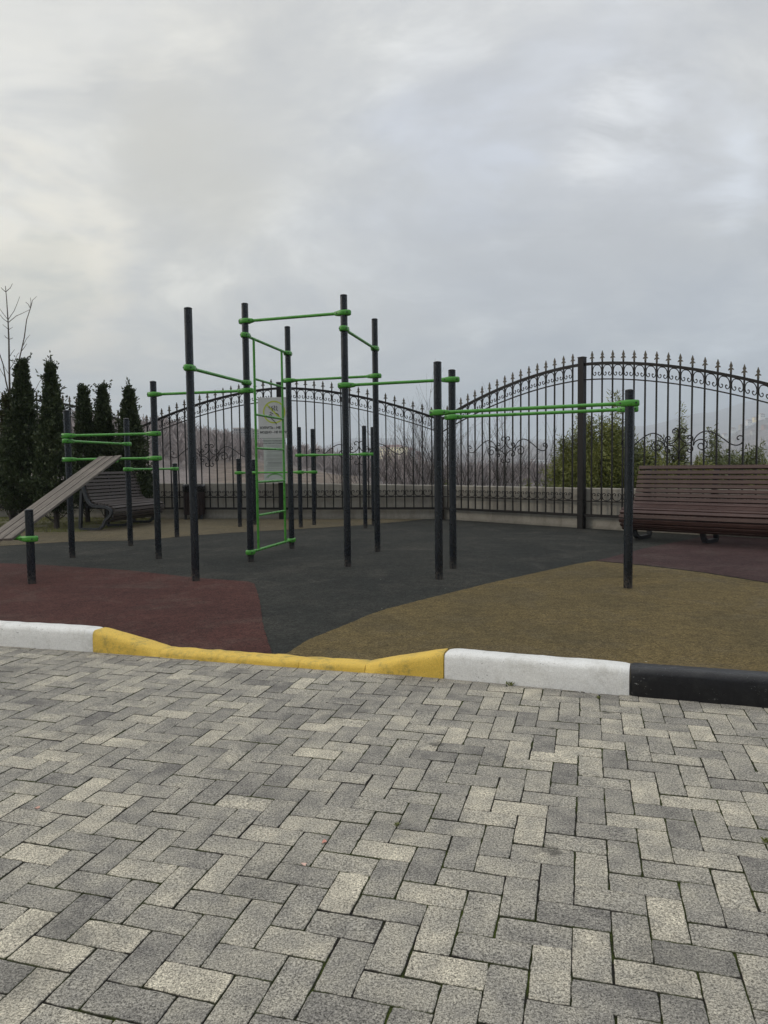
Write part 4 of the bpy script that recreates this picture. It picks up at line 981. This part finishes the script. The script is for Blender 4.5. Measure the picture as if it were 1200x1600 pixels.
# leafless shrubs beyond the wall
def bare_shrub(px, Y, top_px, label, seed, ns=6, zb=-1.2, spread=.28):
    rng = random.Random(seed); x = gx(px, Y); H = at(px, top_px, Y).z - zb
    root = empty('bare_shrub', (x, Y, zb), label, 'bare shrub', 'leafless shrubs beyond the wall'); mb = MB()
    for i in range(ns):
        a = rng.uniform(0, 6.283); s_ = rng.uniform(.05, spread); dirn = (s_ * math.cos(a), s_ * math.sin(a), 1)
        twig_tree(mb, (rng.gauss(0, .1), rng.gauss(0, .1), 0), dirn, H * (rng.uniform(.55, .8) if i else .85), .013, 2, rng, .42, .30, 6, 6)
    mb.build('branches', MAT['barkdark'], root)
for px, Y, tp, lb3, sd, ns_ in ((650, 19, 655, 'tallest leafless shrub in front of the grey apartment block', 1, 7), (618, 20, 700, 'leafless shrub in front of the yellow building', 2, 6), (678, 19.5, 680, 'leafless shrub left of the front middle post', 3, 6),
                               (735, 20, 690, 'leafless shrub right of the middle posts', 4, 6), (780, 19, 678, 'leafless shrub behind the fence scroll right of the middle posts', 5, 7), (838, 19.5, 705, 'leafless shrub before the white buildings', 6, 5),
                               (565, 21, 712, 'leafless shrub behind the farther short dip posts', 7, 5), (705, 21, 672, 'leafless shrub seen between the two middle posts', 8, 5)):
    bare_shrub(px, Y, tp, lb3, sd, ns_)

# ------------------------------------------------------------------ woods and buildings far off
def woods():
    rng = np.random.default_rng(5); Vs = []; pr = random.Random(5)
    def add_tree(x, y, z, h, k, wmul=1.0):
        # thin upright sprays of branches: trunk + k branch slivers
        base_ = np.array([x, y, z]); a = rng.uniform(0, 6.283, k); t = rng.uniform(.12, .9, k); ln = h * rng.uniform(.25, .5, k) * (1.15 - t * .6)
        s0 = np.stack([np.zeros(k), np.zeros(k), t * h * .8], 1) + base_
        dr = np.stack([np.cos(a) * .62, np.sin(a) * .62, rng.uniform(.5, 1.1, k)], 1); dr /= np.linalg.norm(dr, axis=1, keepdims=True)
        e = s0 + dr * ln[:, None]; w = h * .011 * wmul * np.ones(k)
        s0 = np.vstack([s0, base_]); e = np.vstack([e, base_ + [0, 0, h * .9]]); w = np.append(w, h * .016 * wmul)
        side = np.array([1.0, 0, 0]) * w[:, None]
        Vs.append(np.stack([s0 - side, s0 + side, e + side * .3, e - side * .3], 1).reshape(-1, 3))
    n = 0
    while n < 2300:
        px = pr.uniform(-200, 900); r = math.exp(pr.uniform(math.log(150), math.log(420)))
        if px > 335 and px < 600 and r < 172 + (px - 335) * .18 + 16 * mnoise.noise(Vector((px * .02, 0, 0))): continue
        if px > 640 and r < 200: continue
        z = land_z(px, r); x, y = land_xy(px, r); h = pr.uniform(5, 9.5)
        if 370 < px < 470: h *= .75
        add_tree(x, y, z - .3, h, 42, 1.0 + r / 400); n += 1
    n = 0
    while n < 3000:
        px = pr.uniform(430, 1320); r = math.exp(pr.uniform(math.log(420), math.log(2100)))
        if px > 1000 and r < 900 and pr.random() < .6: continue
        z = land_z(px, r); x, y = land_xy(px, r); add_tree(x, y, z - .3, pr.uniform(8, 14), 10, 3.0); n += 1
    V = np.vstack(Vs); Fq = np.arange(len(V)).reshape(-1, 4)
    m = m_simple('distant_bare_branches', (.33, .285, .275), .35, 1.0, .05)
    tag(mesh_np('bare_woods', V, Fq, m), 'grey brown leafless woods covering the slopes beyond the fence', 'woods', kind='stuff')
woods()
WM = dict(cream=m_simple('cream_render', (.95, .84, .55), .05, .8, .3), ochre=m_simple('ochre_render', (.62, .44, .22), .1, .8, .3), grey=m_simple('grey_render', (.40, .37, .36), .12, .8, .3), white=m_simple('white_render', (.78, .78, .76), .08, .8, .3),
          roof=m_simple('brown_roof', (.20, .10, .085), .2, .8, .5), glass=m_simple('dark_panes', (.10, .11, .12), .2, .2, 1), pale=m_simple('pale_stone', (.52, .49, .45), .1, .8, .3), red=m_simple('brick_front', (.42, .26, .20), .12, .8, .3))
def building(px, base_px, r, wpx, hpx, label, m, storeys, cols, name='apartment_building', roof='hip', depth=14, rot=0.0, cat='building', winm='glass', group=None):
    b = at(px, base_px, r); w = wpx / F_PX * r; h = hpx / F_PX * r
    root = empty(name, (b.x, b.y, b.z), label, cat, group, rot)
    mb = MB(); mb.box((0, depth / 2, h / 2 - 2.5), (w, depth, h + 5)); mb.build('wall', WM[m], root)
    if roof == 'hip':
        rh = h * .10 + 1.0; mb = MB(); e = .6
        mb.add([(-w / 2 - e, -e, h), (w / 2 + e, -e, h), (w / 2 + e, depth + e, h), (-w / 2 - e, depth + e, h), (-w / 2 + depth * .3, depth / 2, h + rh), (w / 2 - depth * .3, depth / 2, h + rh)], [(0, 1, 5, 4), (1, 2, 5), (2, 3, 4, 5), (3, 0, 4), (3, 2, 1, 0)])
        mb.build('roof', WM['roof'], root)
    else:
        mb = MB(); mb.box((0, depth / 2, h + .3), (w + .5, depth + .5, .6)); mb.build('roof', WM['pale'], root)
    if storeys:
        ww = w / cols * .46; wh = h / storeys * .5
        mb = MB(); mb.box((0, 0, 0), (ww, .25, wh)); first = mb.build('window', WM[winm], root, (0, 0, 0)); k = 0
        for i in range(storeys):
            for j in range(cols):
                p = (-w / 2 + w / cols * (j + .5), -.06, h / storeys * (i + .52))
                if k == 0: first.location = p
                else: inst(first, 'window', root, p)
                k += 1
    return root
building(607, 728, 900, 40, 29, 'sunlit cream apartment block with brown roof, seen between the fence pickets', 'cream', 7, 8, rot=-.62, depth=20)
building(641, 727, 925, 17, 24, 'grey shaded apartment block joined beside the cream one', 'grey', 7, 5, rot=.1)
building(652, 728, 930, 14, 20, 'lower brick coloured block right of the grey apartment block', 'red', 5, 3)
building(498, 716, 640, 13, 14, 'small white block left of the cream building', 'white', 4, 3, roof='flat')
building(406, 706, 430, 22, 34, 'pale apartment block among trees beside the no smoking sign', 'pale', 9, 6, roof='flat', depth=10)
building(378, 690, 420, 26, 20, 'dim grey block on the hill left of the pale apartment block', 'grey', 5, 7, roof='flat', depth=10)
building(843, 734, 1100, 26, 15, 'wide white building complex in the valley, left part', 'white', 3, 6, roof='flat')
building(872, 732, 1150, 22, 11, 'white building complex in the valley, right part near the shrubs', 'white', 2, 5, roof='flat')
building(838, 743, 800, 11, 7, 'small pale villa below the white building complex', 'white', 2, 3, name='house', cat='house')
building(850, 754, 620, 36, 5, 'long low grey shed in the valley', 'pale', 1, 8, roof='flat', name='shed', cat='shed')
building(663, 756, 300, 7, 6, 'tiny pale hut just above the wall left of the middle posts', 'pale', 1, 2, name='house', cat='house')
building(736, 706, 1500, 8, 4, 'tiny white house on the ridge right of the middle posts', 'white', 1, 3, name='house', cat='house')
building(610, 741, 600, 22, 5, 'low pale row of garages below the cream apartment block', 'pale', 1, 6, roof='flat', name='garage_row', cat='garages')
for i, (px, py, w_, h_, mm, lb4) in enumerate(((1134, 682, 6, 4, 'white', 'lowest left white house on the right hillside'), (1146, 673, 7, 4, 'white', 'white house on the right hillside above the lowest one'), (1160, 668, 6, 4, 'pale', 'pale house midway up the right hillside'),
        (1172, 661, 7, 4.5, 'white', 'white house on the right hillside near the last picket'), (1181, 656, 5, 4, 'cream', 'cream house high on the right hillside'), (1192, 652, 7, 5, 'white', 'highest white house at the right edge of the hillside'),
        (1150, 690, 5, 3, 'pale', 'small pale house low on the right hillside'), (1178, 676, 5, 3, 'pale', 'faint pale house in the middle of the right hillside'), (1196, 668, 6, 4, 'red', 'brick house at the right edge of the hillside'))):
    building(px, py, 1560 + 30 * (i % 3), w_, h_, lb4, mm, 2, 3, name='house', cat='house', group='houses on the right hillside', depth=10)

# ------------------------------------------------------------------ small things on the paving
for (px, py, colr, lb5) in ((507, 1316, (.62, .28, .22), 'pink fallen petal near the middle of the paving'), (475, 1351, (.70, .48, .40), 'pale pink fallen petal just below the pink one'), (58, 1263, (.55, .33, .26), 'pinkish fallen petal on the paving at the left')):
    g = ground(px, py, 0); mb = MB(); n = 10
    rim = [(.010 * math.cos(6.283 * k / n) * (1 + .3 * math.sin(k * 2.1)), .007 * math.sin(6.283 * k / n), .0025 + .002 * math.sin(k * 1.3)) for k in range(n)]
    mb.add(rim + [(0, 0, .0015)] + [(x, y, z - .0008) for x, y, z in rim], [(k, (k + 1) % n, n) for k in range(n)] + [(k, k + n + 1, (k + 1) % n + n + 1, (k + 1) % n) for k in range(n)])
    tag(mb.build('fallen_petal', m_simple('petal', colr, .15, .7, 60), None, (g.x, g.y, .001), random.random() * 3), lb5, 'petal', 'petals fallen on the paving')
def weed(px, py, s_, label):
    g = ground(px, py, 0); rng = np.random.default_rng(int(px)); n = 26
    a = rng.uniform(0, 6.283, n); P = np.stack([rng.normal(0, .006, n) * s_, rng.normal(0, .006, n) * s_, rng.uniform(0, .012, n) * s_], 1)
    Dd = np.stack([np.cos(a) * .7, np.sin(a) * .7, rng.uniform(.3, 1.2, n)], 1)
    V, Fq = leaf_quads(P, Dd, rng.uniform(.012, .026, n) * s_, rng.uniform(.004, .008, n) * s_, rng)
    o = mesh_np('weed', V, Fq, MAT['bamboo']); o.location = (g.x, g.y, -.004); tag(o, label, 'weed', 'weeds in the paving joints')
weed(797, 1071, 1.1, 'green sprout growing at the foot of the white kerb stone'); weed(935, 1091, .7, 'tiny weed at the kerb foot near the black stone'); weed(621, 1289, .6, 'tiny weed in a paving joint near the middle'); weed(1196, 1316, .8, 'weed in a paving joint at the right edge')

# ------------------------------------------------------------------ haze
HZ = True
if HZ:
    mb = MB(); mb.box((0, 3000, 240), (30000, 7000, 680))
    hz = mb.build('haze', None); m = bpy.data.materials.new('haze_air'); m.use_nodes = True; nt = m.node_tree; nt.nodes.clear()
    out = nt.nodes.new('ShaderNodeOutputMaterial'); pv = nt.nodes.new('ShaderNodeVolumePrincipled')
    pv.inputs['Color'].default_value = (.80, .90, 1.0, 1); pv.inputs['Density'].default_value = .00036; pv.inputs['Anisotropy'].default_value = .1
    nt.links.new(pv.outputs[0], out.inputs['Volume']); hz.data.materials.append(m); tag(hz, 'thin blue air haze over the valley', 'haze', kind='stuff')
